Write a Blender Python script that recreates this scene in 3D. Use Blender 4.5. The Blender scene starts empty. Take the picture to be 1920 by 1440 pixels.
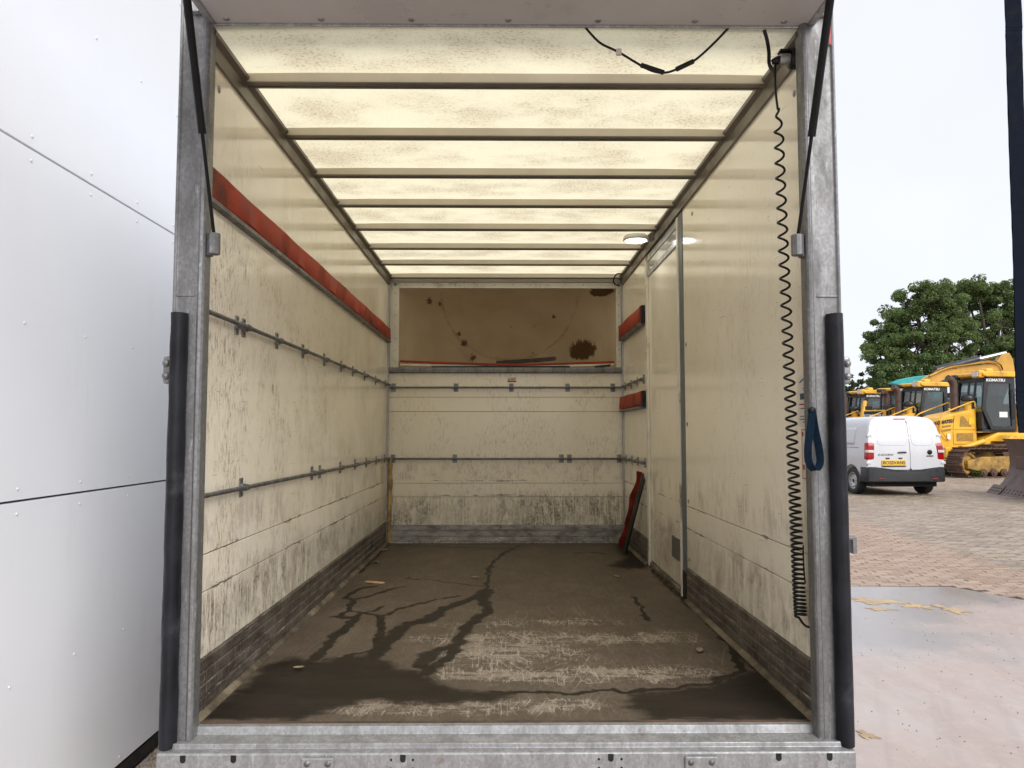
import bpy, bmesh, math, random
import numpy as np
from mathutils import Vector, Matrix

random.seed(7)
RNG = np.random.RandomState(11)
scene = bpy.context.scene
COL = scene.collection
R = math.radians
PI = math.pi

# ------------------------------------------------------------------ camera
cam_d = bpy.data.cameras.new("camera")
cam = bpy.data.objects.new("camera", cam_d)
COL.objects.link(cam)
cam_d.sensor_width = 36.0
cam_d.lens = 36.0 * 1430.0 / 1920.0
cam_d.clip_start = 0.05
cam_d.clip_end = 2000
cam.location = (0, 0, 1.5)
cam.rotation_euler = (R(90 + 3.681), 0, R(-0.52))
scene.camera = cam

# ------------------------------------------------------------------ sky, sun, exposure
SUN_EL, SUN_AZ = R(35), R(150)          # azimuth measured clockwise from +Y
world = bpy.data.worlds.new("World")
scene.world = world
world.use_nodes = True
wt = world.node_tree
wt.nodes.clear()
w_out = wt.nodes.new("ShaderNodeOutputWorld")
w_bg = wt.nodes.new("ShaderNodeBackground")
w_sky = wt.nodes.new("ShaderNodeTexSky")
w_sky.sky_type = 'NISHITA'
w_sky.sun_disc = False
w_sky.sun_elevation = SUN_EL
w_sky.sun_rotation = SUN_AZ
w_mix = wt.nodes.new("ShaderNodeMixRGB")
w_mix.inputs[0].default_value = 0.93
w_tc = wt.nodes.new("ShaderNodeTexCoord")
w_n = wt.nodes.new("ShaderNodeTexNoise")
w_n.inputs["Scale"].default_value = 2.2
w_n.inputs["Detail"].default_value = 4
w_r = wt.nodes.new("ShaderNodeValToRGB")
w_r.color_ramp.elements[0].position = 0.3
w_r.color_ramp.elements[0].color = (4.3, 4.42, 4.85, 1)
w_r.color_ramp.elements[1].position = 0.75
w_r.color_ramp.elements[1].color = (4.95, 5.05, 5.4, 1)
wt.links.new(w_tc.outputs["Generated"], w_n.inputs["Vector"])
wt.links.new(w_n.outputs["Fac"], w_r.inputs[0])
wt.links.new(w_sky.outputs[0], w_mix.inputs[1])
wt.links.new(w_r.outputs[0], w_mix.inputs[2])
wt.links.new(w_mix.outputs[0], w_bg.inputs[0])
w_bg.inputs[1].default_value = 0.1
wt.links.new(w_bg.outputs[0], w_out.inputs[0])

sun_d = bpy.data.lights.new("sun", 'SUN')
sun_d.energy = 1.5
sun_d.angle = R(40)
sun_d.color = (1.0, 0.97, 0.93)
sun = bpy.data.objects.new("sun", sun_d)
COL.objects.link(sun)
sdir = Vector((math.sin(SUN_AZ) * math.cos(SUN_EL), math.cos(SUN_AZ) * math.cos(SUN_EL), math.sin(SUN_EL)))
sun.rotation_euler = sdir.to_track_quat('Z', 'Y').to_euler()
sun.location = sdir * 30

vs = scene.view_settings
vs.view_transform = 'Standard'
vs.look = 'None'
vs.exposure = 1.06
vs.gamma = 1.0
vs.use_curve_mapping = False
cy = scene.cycles
cy.use_denoising = True
cy.max_bounces = 14
cy.diffuse_bounces = 11
cy.glossy_bounces = 4
cy.transmission_bounces = 6
cy.transparent_max_bounces = 8
cy.caustics_reflective = False
cy.caustics_refractive = False


# ------------------------------------------------------------------ material helpers
class NT:
    def __init__(self, name):
        self.m = bpy.data.materials.new(name)
        self.m.use_nodes = True
        self.t = self.m.node_tree
        self.t.nodes.clear()
        self.out = self.t.nodes.new("ShaderNodeOutputMaterial")
        self.p = self.t.nodes.new("ShaderNodeBsdfPrincipled")
        self.t.links.new(self.p.outputs[0], self.out.inputs[0])
        self._pos = None

    def new(self, k): return self.t.nodes.new(k)

    def link(self, a, b): self.t.links.new(a, b)

    def put(self, sock, v):
        if hasattr(v, "is_linked") or isinstance(v, bpy.types.NodeSocket):
            self.link(v, sock)
        else:
            if isinstance(v, (tuple, list)) and sock.type == 'RGBA' and len(v) == 3:
                v = (*v, 1)
            sock.default_value = v

    def pos(self, obj=False):
        if obj:
            return self.new("ShaderNodeTexCoord").outputs["Object"]
        if self._pos is None:
            self._pos = self.new("ShaderNodeNewGeometry").outputs["Position"]
        return self._pos

    def vscale(self, v, s):
        n = self.new("ShaderNodeVectorMath"); n.operation = 'MULTIPLY'
        self.put(n.inputs[0], v); n.inputs[1].default_value = s
        return n.outputs[0]

    def noise(self, v, scale, detail=4, rough=.55, dist=0):
        n = self.new("ShaderNodeTexNoise")
        self.put(n.inputs["Vector"], v)
        n.inputs["Scale"].default_value = scale
        n.inputs["Detail"].default_value = detail
        n.inputs["Roughness"].default_value = rough
        n.inputs["Distortion"].default_value = dist
        return n.outputs["Fac"]

    def voro(self, v, scale, out="Color"):
        n = self.new("ShaderNodeTexVoronoi")
        self.put(n.inputs["Vector"], v)
        n.inputs["Scale"].default_value = scale
        return n.outputs[out]

    def map(self, v, a, b, c=0.0, d=1.0):
        n = self.new("ShaderNodeMapRange")
        n.interpolation_type = 'SMOOTHSTEP'
        self.put(n.inputs[0], v)
        n.inputs[1].default_value, n.inputs[2].default_value = a, b
        n.inputs[3].default_value, n.inputs[4].default_value = c, d
        return n.outputs[0]

    def math(self, op, a, b=0.0, clamp=False):
        n = self.new("ShaderNodeMath"); n.operation = op; n.use_clamp = clamp
        self.put(n.inputs[0], a); self.put(n.inputs[1], b)
        return n.outputs[0]

    def mix(self, f, a, b, mode='MIX'):
        n = self.new("ShaderNodeMixRGB"); n.blend_type = mode
        self.put(n.inputs[0], f); self.put(n.inputs[1], a); self.put(n.inputs[2], b)
        return n.outputs[0]

    def sep(self, v):
        n = self.new("ShaderNodeSeparateXYZ"); self.put(n.inputs[0], v)
        return n.outputs

    def attr(self, name):
        n = self.new("ShaderNodeAttribute"); n.attribute_name = name
        return n.outputs["Fac"]

    def bump(self, h, s=.3, d=.01):
        n = self.new("ShaderNodeBump")
        n.inputs["Strength"].default_value = s
        n.inputs["Distance"].default_value = d
        self.put(n.inputs["Height"], h)
        self.link(n.outputs[0], self.p.inputs["Normal"])

    def fin(self, col=None, rough=None, metal=None, spec=None):
        if col is not None: self.put(self.p.inputs["Base Color"], col)
        if rough is not None: self.put(self.p.inputs["Roughness"], rough)
        if metal is not None: self.put(self.p.inputs["Metallic"], metal)
        if spec is not None: self.put(self.p.inputs["Specular IOR Level"], spec)
        return self.m


def simple(name, col, rough=.5, metal=0., var=.25, scale=9., grime=None, gamt=.5, bump=0., obj=True, spec=None):
    """plain paint/metal/rubber with tone variation, worn patches and fine relief"""
    n = NT(name)
    v = n.pos(obj)
    a = n.noise(v, scale, 5, .6)
    c2 = tuple(max(0., x * (1 - var)) for x in col)
    c1 = tuple(min(1., x * (1 + var * .6)) for x in col)
    c = n.mix(n.map(a, .3, .7), c2, c1)
    r = n.map(a, .3, .7, max(.03, rough - .1), min(1, rough + .12))
    if grime:
        g = n.noise(v, scale * .45, 8, .72)
        gm = n.map(g, .62 - .25 * gamt, .72 - .1 * gamt)
        c = n.mix(gm, c, grime)
    if bump:
        n.bump(n.noise(v, scale * 6, 4), bump, .004)
    return n.fin(c, r, metal, spec)


def m_wall(name, amt, low, seedoff):
    """cream grp board: fine scuffs in patches, a soiled foot with pale runs, dirt along the seams"""
    n = NT(name)
    v0 = n.pos()
    add = n.new("ShaderNodeVectorMath"); add.operation = 'ADD'
    n.put(add.inputs[0], v0); add.inputs[1].default_value = (seedoff, seedoff * .7, seedoff * .31)
    v = add.outputs[0]
    z = n.sep(v0)[2]
    base = n.mix(n.map(n.noise(v, 1.3, 3), .3, .7), (.885, .828, .69), (.91, .862, .745))
    film = n.map(n.noise(n.vscale(v, (3.2, 3.2, 1.6)), 1.0, 7, .68), .46, .74)
    base = n.mix(n.math('MULTIPLY', film, .22 * amt), base, (.50, .42, .30))
    # scuffs: fine, mostly upright, gathered in ragged patches
    dens = n.map(n.noise(n.vscale(v, (2.0, 2.0, 1.5)), 1.6, 6, .72), .42, .56)
    zone = n.math('MULTIPLY', n.map(z, 2.70, 2.0, .12, 1.0), n.map(z, .5, 1.0, .8, 1.0))
    s1 = n.map(n.noise(n.vscale(v, (58, 58, 17)), 1.0, 8, .78, .6), .53, .63)
    s2 = n.map(n.noise(n.vscale(v, (150, 150, 20)), 1.0, 4, .7), .545, .64)
    s3 = n.map(n.noise(n.vscale(v, (26, 26, 70)), 1.0, 5, .75), .60, .67)
    sc = n.math('MAXIMUM', n.math('MULTIPLY', s1, .9), n.math('MAXIMUM', n.math('MULTIPLY', s2, .75), n.math('MULTIPLY', s3, .6)))
    sc = n.math('MULTIPLY', n.math('MULTIPLY', sc, dens), zone)
    sc = n.math('MULTIPLY', sc, amt * 1.35, True)
    base = n.mix(n.math('MULTIPLY', sc, .88), base, (.23, .18, .13))
    # isolated knocks and short scratches
    k = n.map(n.noise(n.vscale(v, (17, 17, 11)), 1.0, 7, .78), .70, .75)
    base = n.mix(n.math('MULTIPLY', k, .8), base, (.09, .07, .055))
    k2 = n.map(n.noise(n.vscale(v, (6, 6, 150)), 1.0, 3, .6), .69, .72)
    base = n.mix(n.math('MULTIPLY', k2, .55), base, (.16, .13, .10))
    # soiled foot: brown film with thin pale runs and rubbed patches
    edge = n.math('ADD', z, n.math('MULTIPLY', n.math('SUBTRACT', n.noise(n.vscale(v, (5, 5, 2)), 1.0, 6, .7), .5), .34))
    band = n.map(edge, 1.02, .90)
    soil = n.map(n.noise(n.vscale(v, (13, 13, 7)), 1.0, 9, .76, .4), .36, .54)
    runs = n.map(n.noise(n.vscale(v, (62, 62, 2.6)), 1.0, 5, .7, .5), .53, .58)
    patch = n.map(n.noise(n.vscale(v, (3.2, 3.2, 2.2)), 1.0, 6, .72, .6), .40, .58, .42, 1.0)
    specks = n.map(n.noise(n.vscale(v, (70, 70, 40)), 1.0, 6, .75), .42, .58, .45, 1.0)
    soil = n.math('MULTIPLY', n.math('MULTIPLY', n.math('MULTIPLY', n.math('MULTIPLY', soil, patch), band), specks), n.math('SUBTRACT', 1.0, n.math('MULTIPLY', runs, .8)))
    base = n.mix(n.math('MULTIPLY', soil, low), base, (.165, .135, .10))
    # lighter smudged belt between the seam and the lower rail
    belt = n.math('MULTIPLY', n.map(z, 1.08, 1.12), n.map(z, 1.34, 1.18))
    sm = n.math('MULTIPLY', n.math('MULTIPLY', belt, n.map(n.noise(n.vscale(v, (8, 8, 5)), 1.0, 7, .72), .46, .62)), n.math('SUBTRACT', 1.0, runs))
    base = n.mix(n.math('MULTIPLY', sm, .38), base, (.26, .21, .16))
    # dirt caught along the board seams
    for zs in (.967, 1.092):
        d = n.math('ABSOLUTE', n.math('SUBTRACT', z, zs))
        pres = n.map(n.noise(n.vscale(v, (1.6, 1.6, 0)), 1.0, 3, .6), .44, .58)
        wob = n.math('MULTIPLY', n.math('MULTIPLY', n.map(n.noise(n.vscale(v, (9, 9, 60)), 1.0, 8, .78), .46, .66), pres), .020)
        ln = n.map(n.math('SUBTRACT', wob, d), -.001, .003)
        base = n.mix(n.math('MULTIPLY', ln, .75 * low), base, (.11, .085, .065))
    rough = n.math('ADD', n.map(n.noise(v, 6, 4), .3, .7, .08, .19), n.math('MULTIPLY', n.math('MAXIMUM', sc, soil), .35), True)
    n.bump(n.noise(v, 5, 3), .05, .01)
    return n.fin(base, rough)


MAT = {}
MAT['wall_l'] = m_wall('wall_cream_left', 1.0, 1.0, 3.0)
MAT['wall_r'] = m_wall('wall_cream_right', .28, .85, 21.0)
MAT['wall_b'] = m_wall('wall_cream_bulkhead', .5, .95, 42.0)


def m_roof():
    n = NT('translucent_roof')
    v = n.pos()
    d1 = n.map(n.noise(n.vscale(v, (3.0, 4.2, 1)), 1.0, 5, .6), .36, .70)
    d2 = n.map(n.noise(n.vscale(v, (75, 95, 1)), 1.0, 5, .75), .50, .68)
    fib = n.map(n.noise(n.vscale(v, (240, 30, 1)), 1.0, 2, .6), .35, .7)
    ss = n.sep(v)
    yy = n.math('SUBTRACT', n.math('FRACT', n.math('DIVIDE', n.math('SUBTRACT', ss[1], 2.878 - 5.16), .516)), .5)
    mid = n.map(n.math('ABSOLUTE', n.math('ADD', yy, -.12)), .5, .1)
    grime = n.math('MULTIPLY', n.math('ADD', n.math('MULTIPLY', d1, .34), n.math('MULTIPLY', n.math('ADD', n.math('MULTIPLY', d1, d2), n.math('MULTIPLY', d2, .15)), .95)), n.math('ADD', mid, .25), True)
    spot = n.map(n.noise(n.vscale(v, (3.2, 16, 1)), 1.0, 2), .74, .80)
    c = n.mix(n.map(fib, 0, 1, 0, .3), (.80, .735, .525), (.76, .675, .465))
    c = n.mix(grime, c, (.40, .315, .20))
    c = n.mix(n.math('MULTIPLY', spot, .7), c, (.36, .25, .14))
    tr = n.new("ShaderNodeBsdfTranslucent")
    n.link(c, tr.inputs[0])
    df = n.new("ShaderNodeBsdfDiffuse")
    df.inputs[0].default_value = (.6, .55, .45, 1)
    mx = n.new("ShaderNodeMixShader")
    mx.inputs[0].default_value = .12
    n.link(tr.outputs[0], mx.inputs[1]); n.link(df.outputs[0], mx.inputs[2])
    n.link(mx.outputs[0], n.out.inputs[0])
    n.t.nodes.remove(n.p)
    return n.m


MAT['roof'] = m_roof()


def m_floor():
    n = NT('truck_floor_brown')
    v = n.pos()
    wet, pale, scr = n.attr('wet'), n.attr('pale'), n.attr('scratch')
    a = n.noise(n.vscale(v, (5, 3, 1)), 1.0, 7, .65)
    b = n.noise(v, 85, 4, .7)
    dry = n.mix(n.map(a, .3, .7), (.092, .071, .051), (.130, .103, .076))
    dry = n.mix(n.map(b, .35, .7, 0, .35), dry, (.05, .038, .028))
    tex = n.noise(n.vscale(v, (26, 60, 1)), 1.0, 6, .75)
    pm = n.map(n.math('ADD', pale, n.math('MULTIPLY', n.math('SUBTRACT', tex, .5), 1.1)), .30, .85)
    dry = n.mix(n.math('MULTIPLY', n.math('MULTIPLY', pm, n.map(n.noise(n.vscale(v, (90, 140, 1)), 1.0, 5, .8), .38, .58, .25, 1.0)), .8), dry, (.31, .265, .21))
    sm = n.map(n.math('ADD', scr, n.math('MULTIPLY', n.math('SUBTRACT', b, .5), .7)), .30, .7)
    dry = n.mix(n.math('MULTIPLY', sm, .5), dry, (.29, .25, .20))
    fine = None
    for ang, sx_, sy_, th_ in ((.0, 150, 7, .585), (.35, 140, 8, .60), (-.45, 150, 8, .60), (1.45, 120, 9, .61)):
        rt = n.new("ShaderNodeVectorRotate"); rt.rotation_type = 'Z_AXIS'; rt.inputs["Angle"].default_value = ang
        n.put(rt.inputs["Vector"], v)
        f1 = n.map(n.noise(n.vscale(rt.outputs[0], (sx_, sy_, 1)), 1.0, 2, .6, .8), th_, th_ + .03)
        fine = f1 if fine is None else n.math('MAXIMUM', fine, f1)
    zone_ = n.map(n.math('ADD', pale, n.math('MULTIPLY', n.math('SUBTRACT', a, .5), .8)), .02, .40, .12, 1.0)
    dry = n.mix(n.math('MULTIPLY', n.math('MULTIPLY', fine, zone_), n.math('SUBTRACT', 1.0, n.math('MULTIPLY', wet, .8))), dry, (.34, .295, .24))
    wf = n.map(n.math('ADD', wet, n.math('MULTIPLY', n.math('SUBTRACT', n.noise(n.vscale(v, (9, 24, 1)), 1.0, 7, .72), .5), .9)), .22, .66)
    wetc = n.mix(n.map(n.noise(n.vscale(v, (3, 9, 1)), 1.0, 6, .7), .35, .65), (.007, .0055, .0042), (.018, .014, .0105))
    c = n.mix(n.math('MULTIPLY', wf, .9), dry, wetc)
    rough = n.map(wf, 0, 1, .55, .48)
    n.bump(n.math('ADD', n.math('MULTIPLY', b, .4), n.noise(v, 22, 3)), .12, .003)
    return n.fin(c, rough, 0, n.map(wf, 0, 1, .32, .16))


MAT['floor'] = m_floor()


def m_galv(name, tone=.5, rough=.42, metal=.75, dirt=.35):
    n = NT(name)
    v = n.pos()
    sp = n.voro(n.vscale(v, (1, 1, .8)), 120)
    bw = n.new("ShaderNodeRGBToBW"); n.link(sp, bw.inputs[0])
    a = n.noise(n.vscale(v, (14, 14, 4)), 1.0, 7, .7)
    c = n.mix(n.map(bw.outputs[0], .2, .8), (tone * .86,) * 2 + (tone * .87,), (tone * 1.10, tone * 1.11, tone * 1.13))
    c = n.mix(n.map(a, .40, .70, 0, .8), c, (tone * .58, tone * .58, tone * .57))
    wht = n.map(n.noise(n.vscale(v, (60, 60, 9)), 1.0, 5, .7), .60, .70)
    c = n.mix(n.math('MULTIPLY', wht, .32), c, (.70, .71, .72))
    d = n.map(n.noise(n.vscale(v, (11, 11, 11)), 1.0, 8, .75), .58, .72)
    c = n.mix(n.math('MULTIPLY', d, dirt), c, (.15, .115, .085))
    n.bump(a, .08, .004)
    return n.fin(c, n.map(a, .3, .7, rough - .1, rough + .15), n.map(d, 0, 1, metal, metal * .4))


MAT['galv'] = m_galv('galvanised_steel', .22, .5, .55, .35)
MAT['sill'] = m_galv('galvanised_sill', .33, .45, .4, .85)
MAT['alu'] = m_galv('aluminium_trim', .5, .38, .7, .25)
MAT['tube'] = m_galv('lashing_tube_steel', .17, .42, .6, .6)
MAT['clip'] = m_galv('rail_clip_steel', .30, .42, .6, .5)
MAT['bronze'] = simple('bronze_anodised', (.17, .148, .122), .42, .35, .15, 6, (.09, .075, .06), .3, obj=False)
MAT['bow'] = simple('roof_bow_cream', (.62, .575, .47), .4, .1, .08, 5, obj=False)
MAT['bow_shade'] = simple('roof_bow_underside_shade', (.20, .18, .155), .4, .5, .2, 14, obj=False)  # dark colour carries the shade of the bow's floor-facing side
MAT['white_trim'] = simple('white_trim_dirty', (.74, .71, .64), .35, 0, .1, 5, (.25, .20, .15), .35, obj=False)
MAT['nook'] = simple('nook_grp', (.62, .54, .42), .5, 0, .14, 2.5, (.20, .15, .10), .12, obj=False)
MAT['door_under'] = simple('rear_door_white', (.50, .485, .475), .35, 0, .06, 3, (.38, .34, .33), .1, obj=False)
MAT['outer'] = simple('outer_skin_white', (.78, .78, .78), .3, 0, .04, 2, obj=False)
MAT['rubber'] = simple('black_rubber', (.014, .015, .019), .40, 0, .4, 9, (.040, .041, .047), .3, .15, obj=False, spec=.22)
MAT['black'] = simple('black_plastic', (.009, .009, .010), .4, 0, .3, 20, spec=.3)
MAT['strut'] = simple('strut_black', (.006, .006, .007), .4, 0, .3, 20, spec=.2)
MAT['hole'] = simple('dark_hole', (.006, .006, .006), .8, 0, .1, 20)
MAT['red'] = simple('red_lath', (.36, .045, .020), .75, 0, .25, 6, (.10, .022, .014), .45, .1, obj=False)
MAT['redcloth'] = simple('red_cloth', (.30, .028, .016), .85, 0, .4, 10, (.06, .02, .015), .4, .2)
MAT['darkboard'] = simple('dark_board', (.035, .038, .034), .6, 0, .4, 10, (.09, .08, .06), .4)
MAT['bar_dark'] = simple('dark_bar', (.035, .026, .020), .6, 0, .4, 10, (.10, .075, .05), .4)
MAT['strap'] = simple('navy_webbing', (.004, .007, .015), .8, 0, .3, 40, spec=.1)
MAT['bluestrap'] = simple('blue_webbing', (.005, .017, .034), .8, 0, .35, 60, spec=.15)
MAT['paper'] = simple('sticker_paper', (.70, .67, .62), .4, 0, .06, 20)
MAT['print_blue'] = simple('print_blue', (.04, .06, .13), .5, 0, .2, 20)
MAT['print_red'] = simple('print_red', (.40, .04, .035), .5, 0, .2, 20)
MAT['print_black'] = simple('print_black', (.04, .04, .04), .5, 0, .2, 20)
MAT['wood'] = simple('wood_chip', (.55, .36, .20), .7, 0, .3, 30)
MAT['leaf_dry'] = simple('dry_leaf', (.36, .28, .19), .7, 0, .3, 30)
MAT['foam'] = simple('yellow_foam', (.42, .29, .13), .85, 0, .45, 14, (.16, .09, .04), .5, .3, obj=False)
MAT['sealant'] = simple('floor_edge_sealant', (.19, .155, .105), .6, 0, .45, 8, (.055, .042, .03), .85, .2, obj=False)
MAT['rust_line'] = simple('rusty_edge', (.10, .060, .036), .8, 0, .5, 7, (.05, .035, .026), .5, .2, obj=False)
MAT['vent'] = simple('vent_grey', (.16, .155, .15), .45, .3, .15, 8)
MAT['greyrubber'] = simple('grey_seal', (.15, .17, .175), .5, .2, .2, 6, (.05, .045, .04), .3)


def m_kick():
    n = NT('kick_plank')
    v = n.pos()
    z = n.sep(v)[2]
    a = n.noise(n.vscale(v, (8, 8, 10)), 1.0, 8, .72)
    c = n.mix(n.map(n.noise(n.vscale(v, (4, 4, 12)), 1.0, 9, .75), .36, .66), (.04, .032, .026), (.15, .13, .11))
    s = n.map(n.noise(n.vscale(v, (140, 140, 7)), 1.0, 4, .7), .60, .64)
    c = n.mix(n.math('MULTIPLY', s, .5), c, (.55, .50, .42))
    b = n.map(n.noise(n.vscale(v, (5, 5, 90)), 1.0, 5, .7), .60, .66)
    c = n.mix(n.math('MULTIPLY', b, .5), c, (.5, .46, .4))
    return n.fin(c, .5, .15)


MAT['kick'] = m_kick()


def m_kickb():
    n = NT('kick_plank_alu')
    v = n.pos()
    a = n.noise(n.vscale(v, (7, 7, 14)), 1.0, 8, .72)
    c = n.mix(n.map(a, .40, .66), (.42, .40, .385), (.15, .135, .12))
    w = n.map(n.noise(n.vscale(v, (18, 18, 26)), 1.0, 6, .7), .56, .66)
    c = n.mix(n.math('MULTIPLY', w, n.map(n.sep(v)[2], .66, .60)), c, (.68, .65, .60))
    return n.fin(c, .45, .3)


MAT['kick_b'] = m_kickb()


# ------------------------------------------------------------------ mesh helpers
class MB:
    def __init__(self):
        self.v, self.f = [], []

    def poly(self, pts):
        i = len(self.v)
        self.v += [tuple(p) for p in pts]
        self.f.append(tuple(range(i, i + len(pts))))
        return self

    def box(self, x0, x1, y0, y1, z0, z1):
        i = len(self.v)
        self.v += [(x0, y0, z0), (x1, y0, z0), (x1, y1, z0), (x0, y1, z0), (x0, y0, z1), (x1, y0, z1), (x1, y1, z1), (x0, y1, z1)]
        for q in ((0, 3, 2, 1), (4, 5, 6, 7), (0, 1, 5, 4), (1, 2, 6, 5), (2, 3, 7, 6), (3, 0, 4, 7)):
            self.f.append(tuple(i + k for k in q))
        return self

    def prism(self, prof, fn, a, b):
        """profile of 2d points, fn(p, t) -> 3d, from t=a to t=b, capped"""
        n = len(prof); i = len(self.v)
        self.v += [tuple(fn(p, a)) for p in prof] + [tuple(fn(p, b)) for p in prof]
        for k in range(n):
            j = (k + 1) % n
            self.f.append((i + k, i + j, i + n + j, i + n + k))
        self.f.append(tuple(i + k for k in reversed(range(n))))
        self.f.append(tuple(i + n + k for k in range(n)))
        return self

    def tube(self, pts, r, n=8, cap=True):
        pts = [Vector(p) for p in pts]
        rr = r if isinstance(r, (list, tuple)) else [r] * len(pts)
        i = len(self.v)
        prev = None
        for k, p in enumerate(pts):
            t = (pts[min(k + 1, len(pts) - 1)] - pts[max(k - 1, 0)])
            t = t.normalized() if t.length > 1e-9 else Vector((0, 0, 1))
            if prev is None:
                u = t.cross(Vector((0, 0, 1)))
                if u.length < .1: u = t.cross(Vector((1, 0, 0)))
            else:
                u = prev - t * prev.dot(t)
            u.normalize(); prev = u
            w = t.cross(u)
            for s in range(n):
                a = 2 * PI * s / n
                self.v.append(tuple(p + (u * math.cos(a) + w * math.sin(a)) * rr[k]))
        for k in range(len(pts) - 1):
            for s in range(n):
                s2 = (s + 1) % n
                self.f.append((i + k * n + s, i + k * n + s2, i + (k + 1) * n + s2, i + (k + 1) * n + s))
        if cap:
            self.f.append(tuple(i + s for s in reversed(range(n))))
            j = i + (len(pts) - 1) * n
            self.f.append(tuple(j + s for s in range(n)))
        return self

    def lathe(self, prof, fn, n=24):
        """prof: list of (r, h); fn(r*cos, r*sin, h) -> 3d"""
        i = len(self.v); m = len(prof)
        for s in range(n):
            a = 2 * PI * s / n
            for r, h in prof:
                self.v.append(tuple(fn(r * math.cos(a), r * math.sin(a), h)))
        for s in range(n):
            s2 = (s + 1) % n
            for k in range(m - 1):
                self.f.append((i + s * m + k, i + s2 * m + k, i + s2 * m + k + 1, i + s * m + k + 1))
        return self

    def grid(self, nu, nv, fn):
        i = len(self.v)
        for a in range(nu + 1):
            for b in range(nv + 1):
                self.v.append(tuple(fn(a / nu, b / nv)))
        for a in range(nu):
            for b in range(nv):
                q = i + a * (nv + 1) + b
                self.f.append((q, q + nv + 1, q + nv + 2, q + 1))
        return self

    def mesh(self, name, mat, smooth=False):
        me = bpy.data.meshes.new(name)
        me.from_pydata(self.v, [], self.f)
        bm = bmesh.new(); bm.from_mesh(me)
        bmesh.ops.recalc_face_normals(bm, faces=bm.faces)
        bm.to_mesh(me); bm.free()
        if smooth:
            me.shade_smooth()
            me.set_sharp_from_angle(angle=R(smooth if smooth is not True else 35))
        me.materials.append(MAT[mat] if isinstance(mat, str) else mat)
        return me

    def build(self, name, mat, parent=None, smooth=False, bevel=0., seg=2):
        o = bpy.data.objects.new(name, self.mesh(name, mat, smooth))
        COL.objects.link(o)
        o.parent = parent
        if bevel:
            b = o.modifiers.new("bevel", 'BEVEL'); b.width = bevel; b.segments = seg
            b.limit_method = 'ANGLE'; b.angle_limit = R(40)
        return o


def box(name, mat, parent, x0, x1, y0, y1, z0, z1, bevel=0.):
    return MB().box(x0, x1, y0, y1, z0, z1).build(name, mat, parent, bevel=bevel)


def tag(o, label=None, cat=None, group=None, kind=None):
    if label: o['label'] = label
    if cat: o['category'] = cat
    if group: o['group'] = group
    if kind: o['kind'] = kind
    return o


def empty(name, loc=(0, 0, 0), rz=0., scale=1.):
    o = bpy.data.objects.new(name, None)
    COL.objects.link(o)
    o.location = loc; o.rotation_euler = (0, 0, rz); o.scale = (scale,) * 3
    o.empty_display_size = .2
    return o


def inst(src, parent, loc=None, rot=None, name=None):
    o = src.copy()
    COL.objects.link(o)
    o.parent = parent
    if loc is not None: o.location = loc
    if rot is not None: o.rotation_euler = rot
    return o


def copy_tree(o, parent=None):
    c = o.copy(); COL.objects.link(c); c.parent = parent
    for ch in list(o.children):
        copy_tree(ch, c)
    return c


def text(name, body, size, M, mat, parent, extrude=.002, stretch=1., shear=0., bold=0.):
    cu = bpy.data.curves.new(name, 'FONT')
    cu.body = body; cu.size = size; cu.extrude = extrude
    cu.align_x = 'CENTER'; cu.align_y = 'CENTER'; cu.shear = shear; cu.offset = bold
    cu.resolution_u = 3
    t = bpy.data.objects.new(name + "_src", cu)
    COL.objects.link(t)
    me = bpy.data.meshes.new_from_object(t)
    bpy.data.objects.remove(t); bpy.data.curves.remove(cu)
    me.transform(Matrix.Diagonal((stretch, 1, 1, 1)))
    me.transform(M)
    me.materials.clear(); me.materials.append(MAT[mat] if isinstance(mat, str) else mat)
    o = bpy.data.objects.new(name, me); COL.objects.link(o); o.parent = parent
    return o


def frame(origin, xa, za):
    """matrix: text x axis -> xa, text y axis (up) -> za, facing normal = xa x za"""
    xa = Vector(xa).normalized(); za = Vector(za).normalized()
    n = xa.cross(za)
    M = Matrix((xa, za, n)).transposed().to_4x4()
    M.translation = Vector(origin)
    return M


def smooth_path(pts, sub=6):
    P = [Vector(p) for p in pts]
    out = []
    for i in range(len(P) - 1):
        p0, p1, p2, p3 = P[max(i - 1, 0)], P[i], P[i + 1], P[min(i + 2, len(P) - 1)]
        for k in range(sub):
            t = k / sub
            out.append(.5 * ((2 * p1) + (p2 - p0) * t + (2 * p0 - 5 * p1 + 4 * p2 - p3) * t * t + (3 * p1 - p0 - 3 * p2 + p3) * t ** 3))
    out.append(P[-1])
    return out


# value noise for painted floor attributes
_TAB = RNG.rand(256, 256)


def vnoise(x, y):
    xi = np.floor(x).astype(int); yi = np.floor(y).astype(int)
    fx = x - xi; fy = y - yi
    fx = fx * fx * (3 - 2 * fx); fy = fy * fy * (3 - 2 * fy)
    g = lambda a, b: _TAB[a & 255, b & 255]
    return (g(xi, yi) * (1 - fx) + g(xi + 1, yi) * fx) * (1 - fy) + (g(xi, yi + 1) * (1 - fx) + g(xi + 1, yi + 1) * fx) * fy


def fbm(x, y, o=4):
    s = 0; a = .5; t = 0
    for k in range(o):
        s = s + a * vnoise(x * 2 ** k + 17 * k, y * 2 ** k + 31 * k); t += a; a *= .55
    return s / t


# ================================================================== GROUND
def m_ground():
    n = NT('yard_ground')
    v = n.pos()
    a = n.noise(v, .35, 6, .65)
    b = n.noise(v, 14, 6, .75)
    c = n.mix(n.map(a, .35, .65), (.22, .175, .135), (.31, .26, .205))
    c = n.mix(n.map(b, .45, .7, 0, .6), c, (.12, .10, .08))
    n.bump(b, .5, .02)
    return n.fin(c, .8)


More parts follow.
